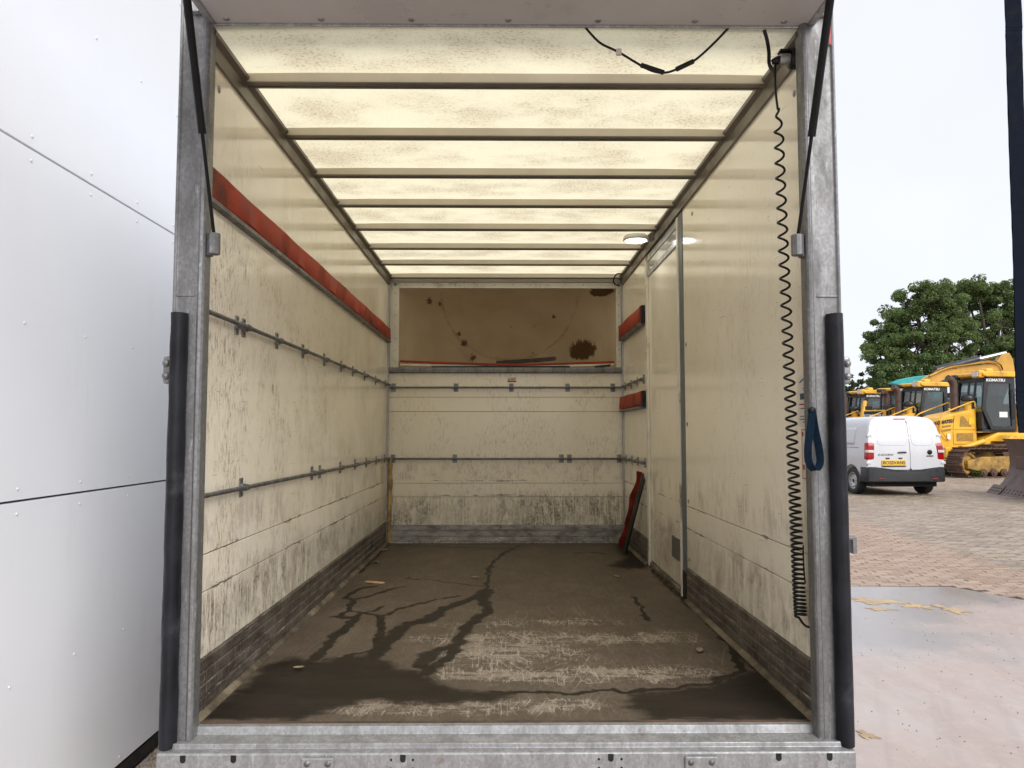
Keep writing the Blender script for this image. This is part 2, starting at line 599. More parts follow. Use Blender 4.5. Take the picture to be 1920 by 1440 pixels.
def m_pad():
    n = NT('wet_concrete_pad')
    v = n.pos()
    sp = n.sep(v)
    a = n.noise(v, .55, 5, .6)
    b = n.noise(n.vscale(v, (3.0, .7, 1)), 1.2, 6, .65)
    f = n.noise(v, 60, 5, .75)
    g = n.noise(v, 9, 7, .7)
    rt = n.new("ShaderNodeVectorRotate"); rt.rotation_type = 'Z_AXIS'; rt.inputs["Angle"].default_value = .45
    n.put(rt.inputs["Vector"], v)
    tyre = n.map(n.noise(n.vscale(rt.outputs[0], (7, .35, 1)), 1.0, 4, .6), .50, .66)
    wetm = n.map(n.math('ADD', sp[1], n.math('MULTIPLY', n.math('SUBTRACT', a, .5), 7.0)), 4.9, 6.6)
    c = n.mix(n.map(a, .36, .66), (.43, .335, .29), (.46, .405, .375))
    c = n.mix(n.map(b, .4, .7, 0, .6), c, (.39, .30, .265))
    c = n.mix(n.math('MULTIPLY', tyre, .35), c, (.33, .27, .245))
    c = n.mix(n.map(g, .45, .7, 0, .35), c, (.56, .47, .42))
    c = n.mix(n.map(f, .62, .75, 0, .6), c, (.14, .115, .105))
    c = n.mix(n.math('MULTIPLY', wetm, .75), c, (.27, .255, .255))
    r = n.math('ADD', n.map(wetm, 0, 1, .34, .10), n.map(b, .35, .7, -.02, .14), True)
    n.bump(n.math('ADD', f, n.math('MULTIPLY', g, 2.0)), .12, .005)
    return n.fin(c, r)


def m_paver(name, c1, c2, dirt, dcol):
    n = NT(name)
    g = n.new("ShaderNodeNewGeometry")
    oi = n.new("ShaderNodeObjectInfo")
    rnd = n.math('FRACT', n.math('ADD', g.outputs["Random Per Island"], oi.outputs["Random"]))
    v = n.pos()
    c = n.mix(rnd, c1, c2)
    d = n.map(n.noise(v, 1.1, 7, .7), .62 - dirt, .80 - dirt)
    c = n.mix(d, c, dcol)
    f = n.noise(v, 55, 4, .7)
    c = n.mix(n.map(f, .5, .75, 0, .5), c, (.10, .08, .06))
    n.bump(f, .3, .004)
    return n.fin(c, n.map(d, 0, 1, .5, .7))


MAT['ground'] = m_ground()
MAT['pad'] = m_pad()
MAT['paver_tan'] = m_paver('paver_tan', (.26, .17, .115), (.42, .305, .225), .06, (.23, .17, .12))
MAT['paver_grey'] = m_paver('paver_grey', (.21, .155, .115), (.40, .32, .245), .12, (.23, .185, .14))
MAT['joint'] = simple('paver_joint_sand', (.055, .042, .032), .85, 0, .3, 6, obj=False)

g = MB().poly([(-400, -300, -.012), (700, -300, -.012), (700, 900, -.012), (-400, 900, -.012)]).build('ground', 'ground')
tag(g, kind='structure')
pad_pts = [(-1.66, -12), (14, -12), (7.2, 2.4), (4.67, 6.94), (4.36, 7.53), (3.3, 7.56), (-1.66, 7.58)]
p = MB().prism(pad_pts, lambda q, t: (q[0], q[1], t), -.25, 0.0).build('concrete_pad', 'pad')
tag(p, kind='structure')

# block paving beyond the pad: real pavers with recessed joints
paving = MB().poly([(1.3, 6.6, -.008), (24, 6.6, -.008), (24, 27, -.008), (1.3, 27, -.008)]).build('paving', 'joint')
tag(paving, kind='structure')


def in_pad(x, y):
    if y > 7.60: return False
    if y < 6.5: return True
    return x < 4.42 + (7.56 - y) * .55


def line_x(y):           # boundary between tan and grey blocks
    return 5.56 + (y - 8.24) * .1026


def paver_mesh(name, mat):
    m = MB()
    a, b, h, c = .0955, .0455, .0, .006
    top = [(-a + c, -b + c, h), (a - c, -b + c, h), (a - c, b - c, h), (-a + c, b - c, h)]
    mid = [(-a, -b, h - c), (a, -b, h - c), (a, b, h - c), (-a, b, h - c)]
    bot = [(-a, -b, h - .05), (a, -b, h - .05), (a, b, h - .05), (-a, b, h - .05)]
    m.poly(top)
    for u, w in ((top, mid), (mid, bot)):
        for k in range(4):
            m.poly([w[k], w[(k + 1) % 4], u[(k + 1) % 4], u[k]])
    return m, m.mesh(name, mat)


pm_t, pm_tan = paver_mesh('paver', 'paver_tan')
_, pm_grey = paver_mesh('paver', 'paver_grey')
cands = []
rng = random.Random(5)
row = 0
yv = 6.45
while yv < 26.5:
    off = (row % 2) * .1
    xv = 1.4 + off
    while xv < .78 * yv + 2.2:
        if not in_pad(xv, yv):
            cands.append((xv, yv))
        xv += .2
    yv += .1
    row += 1
rest = {'paver_tan': MB(), 'paver_grey': MB()}


def visible(x, y):
    px = 947 + 1430 * x / y
    return 1590 < px < 1915


vis = sorted((c for c in cands if visible(*c)), key=lambda c: c[1])[:300]
viss = set(vis)
for (x, y) in cands:
    tan = x < line_x(y) and y < 15
    dz = rng.uniform(-.003, .003); tx = rng.uniform(-.012, .012); ty = rng.uniform(-.012, .012); rz = rng.uniform(-.02, .02)
    if (x, y) in viss:
        o = bpy.data.objects.new('paver', pm_tan if tan else pm_grey)
        COL.objects.link(o); o.parent = paving
        o.location = (x, y, dz + .002); o.rotation_euler = (tx, ty, rz)
    else:
        m = rest['paver_tan' if tan else 'paver_grey']
        i = len(m.v); ca, sa = math.cos(rz), math.sin(rz)
        for (a, b, c) in pm_t.v:
            m.v.append((x + a * ca - b * sa, y + a * sa + b * ca, c + dz + .002 + b * tx - a * ty))
        for f in pm_t.f:
            m.f.append(tuple(i + k for k in f))
for k, m in rest.items():
    tag(m.build('paver_field', k, paving), kind='stuff')

# silt left by dried puddles
MAT['silt'] = simple('ochre_silt', (.46, .33, .185), .5, 0, .3, 5, (.27, .19, .12), .4, .15, obj=False)
for k, (cx, cy_, rx, ry, an) in enumerate([(3.30, 6.90, .20, .11, -.5), (3.20, 6.58, .10, .04, -.2), (3.58, 6.70, .10, .09, -.8), (3.80, 6.57, .07, .15, .3), (1.80, 3.88, .035, .05, .4)]):
    pts = []
    for s in range(40):
        a = 2 * PI * s / 40
        q = 1 + .35 * math.sin(3 * a + k) + .22 * math.sin(7 * a + 2 * k) + rng.uniform(-.12, .12)
        x, y = rx * q * math.cos(a), ry * q * math.sin(a)
        pts.append((cx + x * math.cos(an) - y * math.sin(an), cy_ + x * math.sin(an) + y * math.cos(an)))
    o = MB().prism(pts, lambda q, t: (q[0], q[1], t), .0005, .004).build('silt_patch', 'silt')
    tag(o, kind='stuff')

# loose grit on the pad and gravel strip at the wall foot
MAT['grit'] = simple('grit', (.10, .085, .075), .7, 0, .4, 3, obj=False)
m = MB()
for k in range(260):
    y = rng.uniform(3.2, 7.3); x = rng.uniform(.40 * y, .72 * y)
    s = rng.uniform(.002, .0055)
    i = len(m.v)
    m.v += [(x - s, y, .001), (x + s * .8, y - s * .5, .001), (x + s * .3, y + s, .001), (x, y, s * 1.1)]
    m.f += [(i, i + 1, i + 3), (i + 1, i + 2, i + 3), (i + 2, i, i + 3)]
tag(m.build('grit', 'grit'), kind='stuff')
MAT['gravel'] = simple('gravel', (.30, .24, .17), .8, 0, .5, 40, (.12, .09, .06), .5, obj=False)
m = MB()
for k in range(2600):
    y = rng.uniform(2.6, 6.0); x = rng.uniform(-1.66, -1.05)
    s = rng.uniform(.005, .016)
    i = len(m.v)
    m.v += [(x - s, y - s * .4, .0), (x + s * .8, y - s * .7, .0), (x + s * .4, y + s, .0), (x - s * .5, y + s * .6, 0), (x + rng.uniform(-.3, .3) * s, y, s * 1.2)]
    m.f += [(i, i + 1, i + 4), (i + 1, i + 2, i + 4), (i + 2, i + 3, i + 4), (i + 3, i, i + 4)]
tag(m.build('gravel', 'gravel'), kind='stuff')


# ================================================================== CLAD BUILDING (left)
def m_clad():
    n = NT('white_cladding')
    v = n.pos()
    a = n.noise(v, .9, 4, .6)
    c = n.mix(n.map(a, .3, .7), (.80, .82, .85), (.83, .85, .88))
    sp = n.map(n.noise(v, 46, 2, .5), .80, .83)
    c = n.mix(n.math('MULTIPLY', sp, .6), c, (.35, .34, .33))
    st = n.map(n.noise(n.vscale(v, (8, 8, .8)), 1.0, 5, .7), .58, .8)
    c = n.mix(n.math('MULTIPLY', st, .22), c, (.52, .50, .47))
    return n.fin(c, n.map(a, .3, .7, .32, .44))


MAT['clad'] = m_clad()
MAT['rivet'] = simple('rivet_white', (.72, .72, .73), .3, .2, .1, 10)
bld = empty('clad_building', (-1.66, 3.0, 0))
tag(bld, 'white flat panel clad building wall with rivets standing left of the truck', 'building')
WX = -1.66
ox, oy = 1.66, -3.0          # children are in local coordinates of the building
box('backing_wall', 'hole', bld, -6, -.035, -5.0, 12, .02, 6.3)
zs = [.075, 1.268, 2.495, 3.72, 4.95, 6.2]
ys = [-4.9, -1.9, 1.1, 4.1, 7.1, 10.1]
for a in range(5):
    for b in range(5):
        pn = MB().box(-.03, 0, ys[b] + .004, ys[b + 1] - .004, zs[a] + .004, zs[a + 1] - .004).build('cladding_panel', 'clad', bld, bevel=.0015)
riv = MB().lathe([(0, .004), (.0035, .003), (.006, .0012), (.0063, 0)], lambda x, y, h: (h, x, y), 10).build('rivet', 'rivet', bld, smooth=60)
first = True
for z in (.11, .65, 1.225, 1.31, 1.88, 2.452, 2.538, 3.1, 3.68):
    for y in (2.25, 2.63, 3.015, 3.395, 3.775):
        loc = (.0005, y - 3.0, z)
        if first:
            riv.location = loc; first = False
        else:
            inst(riv, bld, loc)
box('base_flashing', 'black', bld, -.03, -.006, -5, 12, 0, .066)

# ================================================================== BOX TRUCK
XL, XR, YF, YB, FZ, WT, RZ = -1.015, 1.024, 2.547, 6.6, .56, 2.79, 2.872
truck = empty('box_truck', (0, 4.5, 0))
tag(truck, 'open box truck body with galvanised rear frame, cream walls and translucent roof', 'truck')
_TY = 4.5


class TP:
    """parts of the truck are written in world coordinates; the empty only sits at the base"""


def tp(o):
    # shift world-coordinates mesh into the truck's frame
    o.matrix_parent_inverse = Matrix.Translation((0, -_TY, 0))
    return o


def T(m, name, mat, parent=None, **k):
    o = m.build(name, mat, parent or truck, **k)
    if parent is None:
        tp(o)
    return o


# ---- floor with painted wear and water
A = {
 'A': ([(-.613, 4.754), (-.687, 4.69), (-.727, 4.578), (-.771, 4.497), (-.852, 4.394), (-.843, 4.296), (-.836, 4.156), (-.845, 4.004), (-.89, 3.983)], .013),
 'A2': ([(-.798, 4.791), (-.875, 4.692), (-.911, 4.579), (-.917, 4.446), (-.852, 4.394)], .014),
 'C0': ([(-.89, 3.983), (-.767, 3.961), (-.736, 4.066), (-.70, 4.088), (-.672, 4.2)], .012),
 'C': ([(-.767, 3.961), (-.76, 3.786), (-.796, 3.608), (-.794, 3.447), (-.791, 3.328), (-.808, 3.23)], .021),
 'C1': ([(-.831, 4.133), (-.747, 4.066), (-.631, 3.981), (-.598, 4.022), (-.569, 4.176), (-.485, 4.268), (-.389, 4.39), (-.252, 4.492)], .011),
 'D': ([(-.631, 3.981), (-.598, 3.747), (-.573, 3.54), (-.548, 3.414), (-.62, 3.34), (-.671, 3.27)], .015),
 'E': ([(-.098, 4.656), (-.181, 4.414), (-.262, 4.29), (-.343, 4.106), (-.378, 3.938), (-.465, 3.84), (-.514, 3.71), (-.534, 3.539), (-.54, 3.414), (-.552, 3.242)], .032),
 'F': ([(-.098, 4.656), (-.125, 4.388), (-.086, 4.104), (-.142, 3.956), (-.183, 3.78), (-.202, 3.603), (-.218, 3.441), (-.276, 3.411), (-.327, 3.323), (-.339, 3.134)], .026),
 'F2': ([(-.218, 3.441), (-.233, 3.294), (-.273, 3.185), (-.308, 3.059)], .022),
 'U': ([(-.098, 4.656), (-.116, 4.896), (-.114, 5.382), (-.05, 5.883), (.025, 6.171), (.123, 6.433)], .012),
 'G': ([(-.636, 5.03), (-.413, 4.93), (-.222, 4.804), (-.112, 4.743)], .008),
 'crack': ([(-.045, 2.843), (.026, 2.832), (.237, 2.83), (.384, 2.871), (.421, 2.829), (.477, 2.828), (.601, 2.88), (.759, 2.933), (.904, 3.048), (.946, 3.085), (.958, 3.174), (.967, 3.283), (1.003, 3.43)], .013),
 'stk': ([(.731, 4.431), (.738, 4.281), (.729, 4.053), (.718, 3.888)], .010),
 'bk': ([(-.9, 6.45), (-.5, 6.40), (-.1, 6.30), (.1, 6.22)], .010),
 'bk2': ([(.55, 6.05), (.70, 6.08), (.78, 6.02)], .016),
 'eL': ([(-.995, 6.5), (-.985, 5.6), (-.985, 5.2)], .012),
 'eR': ([(1.005, 5.3), (1.005, 4.4), (1.0, 3.5), (1.0, 3.0)], .012),
}
POLYS = [
 [(-1.014, 2.57), (-.97, 2.949), (-.972, 3.14), (-.916, 3.272), (-.791, 3.23), (-.644, 3.298), (-.526, 3.325), (-.433, 3.135), (-.308, 3.059), (-.254, 2.965), (-.174, 2.865), (.012, 2.843), (.011, 2.771), (-.26, 2.725), (-.466, 2.746), (-.588, 2.681), (-.677, 2.567)],
 [(.444, 2.798), (.597, 2.858), (.753, 2.911), (.901, 3.036), (.993, 3.084), (1.025, 3.0), (1.025, 2.552), (.469, 2.557), (.43, 2.709)],
 [(.934, 6.537), (1.064, 6.424), (1.048, 5.611), (.98, 5.357), (.805, 5.359), (.742, 5.492), (.856, 5.698), (.939, 5.856), (.888, 6.113)],
]
nx, ny = 560, 640
gx = np.linspace(XL, XR, nx + 1)
tt = np.linspace(0, 1, ny + 1)
gy = YF + (YB - YF) * (tt * .45 + tt ** 2 * .55)       # finer rows near the door
XX, YY = np.meshgrid(gx, gy)
wx = XX + (fbm(XX * 16, YY * 16) - .5) * .055
wy = YY + (fbm(XX * 16 + 70, YY * 16 + 9) - .5) * .09


def segd(px, py, a, b):
    ax, ay = a; bx, by = b
    dx, dy = bx - ax, by - ay
    L = dx * dx + dy * dy + 1e-12
    t = np.clip(((px - ax) * dx + (py - ay) * dy) / L, 0, 1)
    return np.hypot(px - ax - t * dx, py - ay - t * dy)


wet = np.zeros_like(XX)
for pts, w in A.values():
    for a, b in zip(pts, pts[1:]):
        i0 = np.searchsorted(gy, min(a[1], b[1]) - .2); i1 = np.searchsorted(gy, max(a[1], b[1]) + .2)
        s = slice(max(i0, 0), min(i1, ny + 1))
        d = segd(wx[s], wy[s], a, b)
        wet[s] = np.maximum(wet[s], np.clip(1.0 - (d - w * .3) / (w * 1.7), 0, 1))
for pg in POLYS:
    ins = np.zeros(XX.shape, bool)
    dd = np.full(XX.shape, 9.)
    n_ = len(pg)
    for k in range(n_):
        (x1, y1), (x2, y2) = pg[k], pg[(k + 1) % n_]
        c = ((y1 > wy) != (y2 > wy)) & (wx < (x2 - x1) * (wy - y1) / (y2 - y1 + 1e-12) + x1)
        ins ^= c
        dd = np.minimum(dd, segd(wx, wy, pg[k], pg[(k + 1) % n_]))
    sd = np.where(ins, dd, -dd)
    wet = np.maximum(wet, np.clip(.45 + sd / .17, 0, .92))
# pale scuffed lanes where freight is dragged in
pale = np.zeros_like(XX)
streak = fbm(XX * 7 + 3, YY * 30, 5)
ragged = fbm(XX * 22 + 40, YY * 22 + 11, 4)
brk = np.clip((streak * .55 + ragged * .45 - .40) / .16, 0, 1)
for x0, x1, yc, sd, am in ((-.58, -.20, 3.56, .07, .9), (-.38, .95, 3.57, .085, 1.0), (-.35, .45, 3.38, .20, .85), (-.38, .92, 3.04, .085, 1.0), (-.70, .48, 2.69, .06, .9), (.36, .85, 2.77, .03, .8), (.0, .7, 3.88, .07, .55), (-.45, .2, 3.82, .05, .5)):
    mx_ = np.clip((wx - x0) / .25, 0, 1) * np.clip((x1 - wx) / .30, 0, 1)
    pale = np.maximum(pale, am * mx_ * np.exp(-((wy - yc) / sd) ** 2))
pale = pale * (.25 + .85 * brk)
pale *= (1 - .8 * np.clip(wet, 0, 1))
scr = np.zeros_like(XX)
r2 = random.Random(9)
for k in range(260):
    if k < 200:
        x, y = r2.gauss(.22, .33), r2.gauss(3.35, .36)
    else:
        x, y = r2.uniform(-.9, .9), r2.uniform(2.65, 5.2)
    a = r2.choice((r2.gauss(PI / 2, .45), r2.gauss(PI / 2, .3), r2.gauss(0, .25)))
    L = r2.uniform(.03, .26) if k < 200 else r2.uniform(.02, .12)
    pts = [(x, y)]
    bend = r2.uniform(-.25, .25)
    for q in range(4):
        a += bend * .4 + r2.uniform(-.2, .2)
        pts.append((pts[-1][0] + math.cos(a) * L / 4, pts[-1][1] + math.sin(a) * L / 3))
    w = r2.uniform(.0015, .0034); amp = r2.uniform(.2, .7)
    xs_ = [q[0] for q in pts]; ys_ = [q[1] for q in pts]
    i0, i1 = np.searchsorted(gy, min(ys_) - .02), np.searchsorted(gy, max(ys_) + .02)
    j0, j1 = np.searchsorted(gx, min(xs_) - .02), np.searchsorted(gx, max(xs_) + .02)
    if i1 - i0 < 1 or j1 - j0 < 1: continue
    s = (slice(i0, i1), slice(j0, j1))
    for a_, b_ in zip(pts, pts[1:]):
        d = segd(XX[s], YY[s], a_, b_)
        scr[s] = np.maximum(scr[s], amp * np.clip(1.2 - d / w * .6, 0, 1))
scr *= (1 - .6 * np.clip(wet, 0, 1))
me = bpy.data.meshes.new('floor_panel')
nv = (nx + 1) * (ny + 1)
co = np.stack([XX, YY, np.full_like(XX, FZ)], -1).reshape(-1, 3).astype(np.float32)
idx = np.arange(nv).reshape(ny + 1, nx + 1)
q = np.stack([idx[:-1, :-1], idx[:-1, 1:], idx[1:, 1:], idx[1:, :-1]], -1).reshape(-1, 4).astype(np.int32)
me.vertices.add(nv); me.vertices.foreach_set('co', co.ravel())
me.loops.add(q.size); me.loops.foreach_set('vertex_index', q.ravel())
me.polygons.add(len(q)); me.polygons.foreach_set('loop_start', np.arange(0, q.size, 4, dtype=np.int32))
me.update(calc_edges=True)
for nm, ar in (('wet', wet), ('pale', pale), ('scratch', scr)):
    at = me.attributes.new(nm, 'FLOAT', 'POINT')
    at.data.foreach_set('value', ar.ravel().astype(np.float32))
me.materials.append(MAT['floor'])
fo = bpy.data.objects.new('floor_panel', me); COL.objects.link(fo); fo.parent = truck; tp(fo)
T(MB().box(-1.08, 1.095, YF - .01, 8.0, .44, FZ - .004), 'floor_bearer', 'black')

# ---- side walls: boards with open seams, then outer skins
ZB = [FZ, .9655, 1.0905, WT]


def boards(x0, x1, y0, y1, mat, zmin=FZ):
    for a in range(3):
        z0, z1 = ZB[a] + (.0015 if a else 0), ZB[a + 1] - (.0015 if a < 2 else 0)
        T(MB().box(x0, x1, y0, y1, z0, z1), 'wall_board', mat, bevel=.0015)


boards(XL - .03, XL, 2.50, YB, 'wall_l')
boards(XR, XR + .03, 2.50, 4.325, 'wall_r')
boards(XR, XR + .03, 5.50, YB, 'wall_r')
T(MB().box(XL - .07, XL - .0305, 2.50, 8.0, .44, 2.93), 'outer_skin', 'outer')
T(MB().box(XR + .0305, XR + .07, 2.50, 8.0, .44, 2.93), 'outer_skin', 'outer')

# bulkhead boards, lower wall of the cab end
for z0, z1 in ((FZ, .951), (.954, 1.069), (1.072, 1.683), (1.686, 1.808), (1.811, 2.018)):
    T(MB().box(XL, XR, YB, YB + .03, z0, z1), 'bulkhead_board', 'wall_b', bevel=.002)
T(MB().box(XL - .02, XR + .02, YB + .031, YB + .06, .45, 2.05), 'bulkhead_skin', 'outer')

# ---- kick planks (ribbed aluminium) around the foot of the walls
for r_ in range(4):
    z0 = FZ + .022 + r_ * .0425; z1 = z0 + .0395
    d = .008
    for x, sg, spans in ((XL, 1, ((2.53, YB - .003),)), (XR, -1, ((2.53, 4.32), (5.5, YB - .003)))):
        for a, b in spans:
            ns = max(2, round((b - a) / .37))
            for q_ in range(ns):
                ya, yb = a + (b - a) * q_ / ns + .001, a + (b - a) * (q_ + 1) / ns - .001
                dd_ = d + rng.uniform(-.001, .001)
                T(MB().prism([(x, z0), (x + sg * dd_, z0 + .001), (x + sg * dd_, z1 - .008), (x, z1)], lambda p, t: (p[0], t, p[1]), ya, yb), 'kick_plank', 'kick')
for r_ in range(3):
    z0 = FZ + .012 + r_ * .049; z1 = z0 + .046
    xs = [XL + .012, -.53, -.02, .40, XR - .012]
    for a, b in zip(xs, xs[1:]):
        T(MB().prism([(YB, z0), (YB - .009, z0 + .004), (YB - .009, z1 - .004), (YB, z1)], lambda p, t: (t, p[0], p[1]), a + .0008, b - .0008), 'kick_plank', 'kick_b')
for sx, x in ((1, XL), (-1, XR)):
    for a, b in (((2.53, YB - .01),) if sx > 0 else ((2.53, 4.32), (5.5, YB - .01))):
        T(MB().prism([(x, FZ + .001), (x + sx * .026, FZ + .001), (x + sx * .022, FZ + .007), (x, FZ + .021)], lambda p, t: (p[0], t, p[1]), a, b), 'floor_edge_trim', 'sealant')

# ---- roof: translucent sheets, bows, cant rails
ybow = [2.878 + .524 * k for k in range(8)]
ybow[-1] = 6.545
edges = [2.503] + ybow
for k in range(8):
    a, b = edges[k], edges[k + 1]
    T(MB().grid(16, 6, lambda u, v: (XL - .02 + (XR - XL + .04) * u, a + (b - a) * v, RZ + .010 * math.sin(PI * u) - .004 * math.sin(PI * v))), 'roof_sheet', 'roof', smooth=80)
for y in ybow:
    bw = T(MB().prism([(y - .038, RZ + .003), (y - .034, RZ - .030), (y + .018, RZ - .030), (y + .022, RZ + .003)], lambda p, t: (t, p[0], p[1]), XL + .02, XR - .02), 'roof_bow', 'bow')
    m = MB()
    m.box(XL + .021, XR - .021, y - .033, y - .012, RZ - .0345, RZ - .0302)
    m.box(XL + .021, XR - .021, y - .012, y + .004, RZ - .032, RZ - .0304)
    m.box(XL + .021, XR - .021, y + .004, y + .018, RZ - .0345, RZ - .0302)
    m.build('underside_shade_strip', 'bow_shade', bw)
for sx, x in ((1, XL), (-1, XR)):
    pr = [(x - sx * .02, WT), (x + sx * .012, WT - .004), (x + sx * .016, WT + .045), (x + sx * .035, WT + .058), (x + sx * .035, RZ - .006), (x - sx * .02, RZ - .006)]
    rl = T(MB().prism(pr, lambda p, t: (p[0], t, p[1]), 2.51, YB - .002), 'cant_rail', 'bronze', bevel=.002)
    for y in ybow:
        for dy in (-.045, .035):
            MB().lathe([(0, .006), (.005, .005), (.007, 0)], lambda a, b, h: (x + sx * (.0352 + h), y + dy + a, RZ - .018 + b), 10).build('rivet', 'bronze', rl, smooth=60)
T(MB().box(-1.02, 1.03, 2.503, 2.555, 2.93, 2.99), 'roof_header', 'alu', bevel=.004)
T(MB().box(XL + .02, XR - .02, YB - .02, YB + .01, RZ - .055, RZ - .030), 'roof_end_rail', 'bow', bevel=.003)

# ---- luton nook above the cab
NL, NR, NB, NTp = -.925, .968, 2.062, 2.765
fr = T(MB().box(XL + .012, NL, YB - .004, YB + .02, 2.06, RZ - .06).box(NR, XR - .012, YB - .004, YB + .02, 2.06, RZ - .06).box(NL, NR, YB - .004, YB + .02, NTp, RZ - .06), 'nook_frame', 'white_trim', bevel=.002)
MB().box(NL, NR, YB - .016, YB - .003, NTp - .003, NTp + .008).build('frame_lip', 'white_trim', fr)
rv = MB().lathe([(0, .003), (.003, .0028), (.0042, 0)], lambda a, b, h: (a, -h, b), 8).build('rivet', 'tube', fr, smooth=60)
locs = [(NL + .06 + k * .155, YB - .0045, NTp + .028) for k in range(12)] + [(NL - .03, YB - .0045, 2.12 + .1 * k) for k in range(7)] + [(NR + .022, YB - .0045, 2.12 + .1 * k) for k in range(7)]
for k, l in enumerate(locs):
    if k == 0: rv.location = l
    else: inst(rv, fr, l)
for x in (NL - .03, NR + .022):
    MB().lathe([(0, .006), (.010, .005), (.013, 0)], lambda a, b, h: (x + a, YB - .0045 - h, NTp + .03 + b), 14).build('bolt', 'clip', fr, smooth=60)
T(MB().prism([(YB - .035, 2.022), (YB + .02, 2.019), (YB + .02, 2.062), (YB - .035, 2.066), (YB - .038, 2.045)], lambda p, t: (t, p[0], p[1]), XL + .012, XR - .012), 'nook_ledge', 'galv', bevel=.002)
T(MB().box(NL - .06, NR + .05, YB + .021, 7.75, 2.02, 2.058), 'nook_shelf', 'nook')


def bowl(u, v):
    a = 2 * u - 1
    x = (NL + NR) / 2 + a * (NR - NL) / 2 * 1.015
    dep = .98 * (1 - abs(a) ** 3.2) ** .55 * (1 - v ** 2.0) ** .62
    dep = max(dep, 0)
    e = math.hypot(a / .62, (v - 1.02) / .95)
    dep -= .022 * math.exp(-((e - 1) / .030) ** 2)
    return (x, YB + .021 + dep, 2.058 + (NTp + .006 - 2.058) * v)


def m_nook():
    n = NT('nook_moulding')
    v = n.pos()
    c = n.mix(n.map(n.noise(v, 2.2, 5, .6), .35, .65), (.60, .50, .37), (.68, .585, .45))
    s = n.sep(v)
    dx = n.math('DIVIDE', n.math('SUBTRACT', s[0], .74), .115)
    dz = n.math('DIVIDE', n.math('SUBTRACT', s[2], 2.295), .095)
    rr = n.math('SQRT', n.math('ADD', n.math('MULTIPLY', dx, dx), n.math('MULTIPLY', dz, dz)))
    rr = n.math('ADD', rr, n.math('MULTIPLY', n.math('SUBTRACT', n.noise(n.vscale(v, (40, 10, 16)), 1.0, 6, .75), .5), 1.5))
    c = n.mix(n.map(rr, 1.05, .85), c, (.115, .066, .025))
    dx2 = n.math('DIVIDE', n.math('SUBTRACT', s[0], .86), .11)
    dz2 = n.math('DIVIDE', n.math('SUBTRACT', s[2], 2.755), .035)
    r2_ = n.math('SQRT', n.math('ADD', n.math('MULTIPLY', dx2, dx2), n.math('MULTIPLY', dz2, dz2)))
    r2_ = n.math('ADD', r2_, n.math('MULTIPLY', n.math('SUBTRACT', n.noise(v, 22, 5, .75), .5), 1.2))
    c = n.mix(n.map(r2_, 1.0, .85), c, (.10, .05, .02))
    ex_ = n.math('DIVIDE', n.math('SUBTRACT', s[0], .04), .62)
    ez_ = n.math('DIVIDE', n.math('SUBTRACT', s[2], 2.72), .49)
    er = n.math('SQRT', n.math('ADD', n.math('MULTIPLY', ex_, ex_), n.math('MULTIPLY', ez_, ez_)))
    bead_shade = n.map(n.math('ABSOLUTE', n.math('SUBTRACT', er, 1.0)), .035, .005)
    c = n.mix(n.math('MULTIPLY', n.math('MULTIPLY', bead_shade, n.map(n.noise(v, 7, 4), .35, .6)), .55), c, (.32, .25, .16))  # greasy-looking dark arc, painted to make the bead's shading show
    for bx_, bz_, br_ in ((-.40, 2.38, .045), (-.32, 2.245, .04), (-.69, 2.70, .03), (-.60, 2.68, .022), (.46, 2.60, .02), (-.45, 2.46, .025)):
        d1_ = n.math('SUBTRACT', s[0], bx_); d2_ = n.math('SUBTRACT', s[2], bz_)
        q_ = n.math('SQRT', n.math('ADD', n.math('MULTIPLY', d1_, d1_), n.math('MULTIPLY', d2_, d2_)))
        q_ = n.math('ADD', n.math('DIVIDE', q_, br_), n.math('MULTIPLY', n.math('SUBTRACT', n.noise(v, 38, 5, .75), .5), 3.2))
        c = n.mix(n.map(q_, .9, .5), c, (.12, .085, .05))
    k = n.map(n.noise(n.vscale(v, (13, 5, 13)), 1.0, 7, .75), .635, .70)
    c = n.mix(n.math('MULTIPLY', k, .85), c, (.10, .07, .04))
    return n.fin(c, .45)


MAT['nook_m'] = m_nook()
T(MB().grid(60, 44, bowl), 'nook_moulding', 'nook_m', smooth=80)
T(MB().box(-1.08, 1.095, YB + .05, 7.9, 2.94, 2.97), 'nose_roof', 'outer')
T(MB().box(-1.08, 1.095, 7.9, 7.95, 1.98, 2.97), 'nose_front', 'outer')

# ---- lashing rails
rail_r = .0085


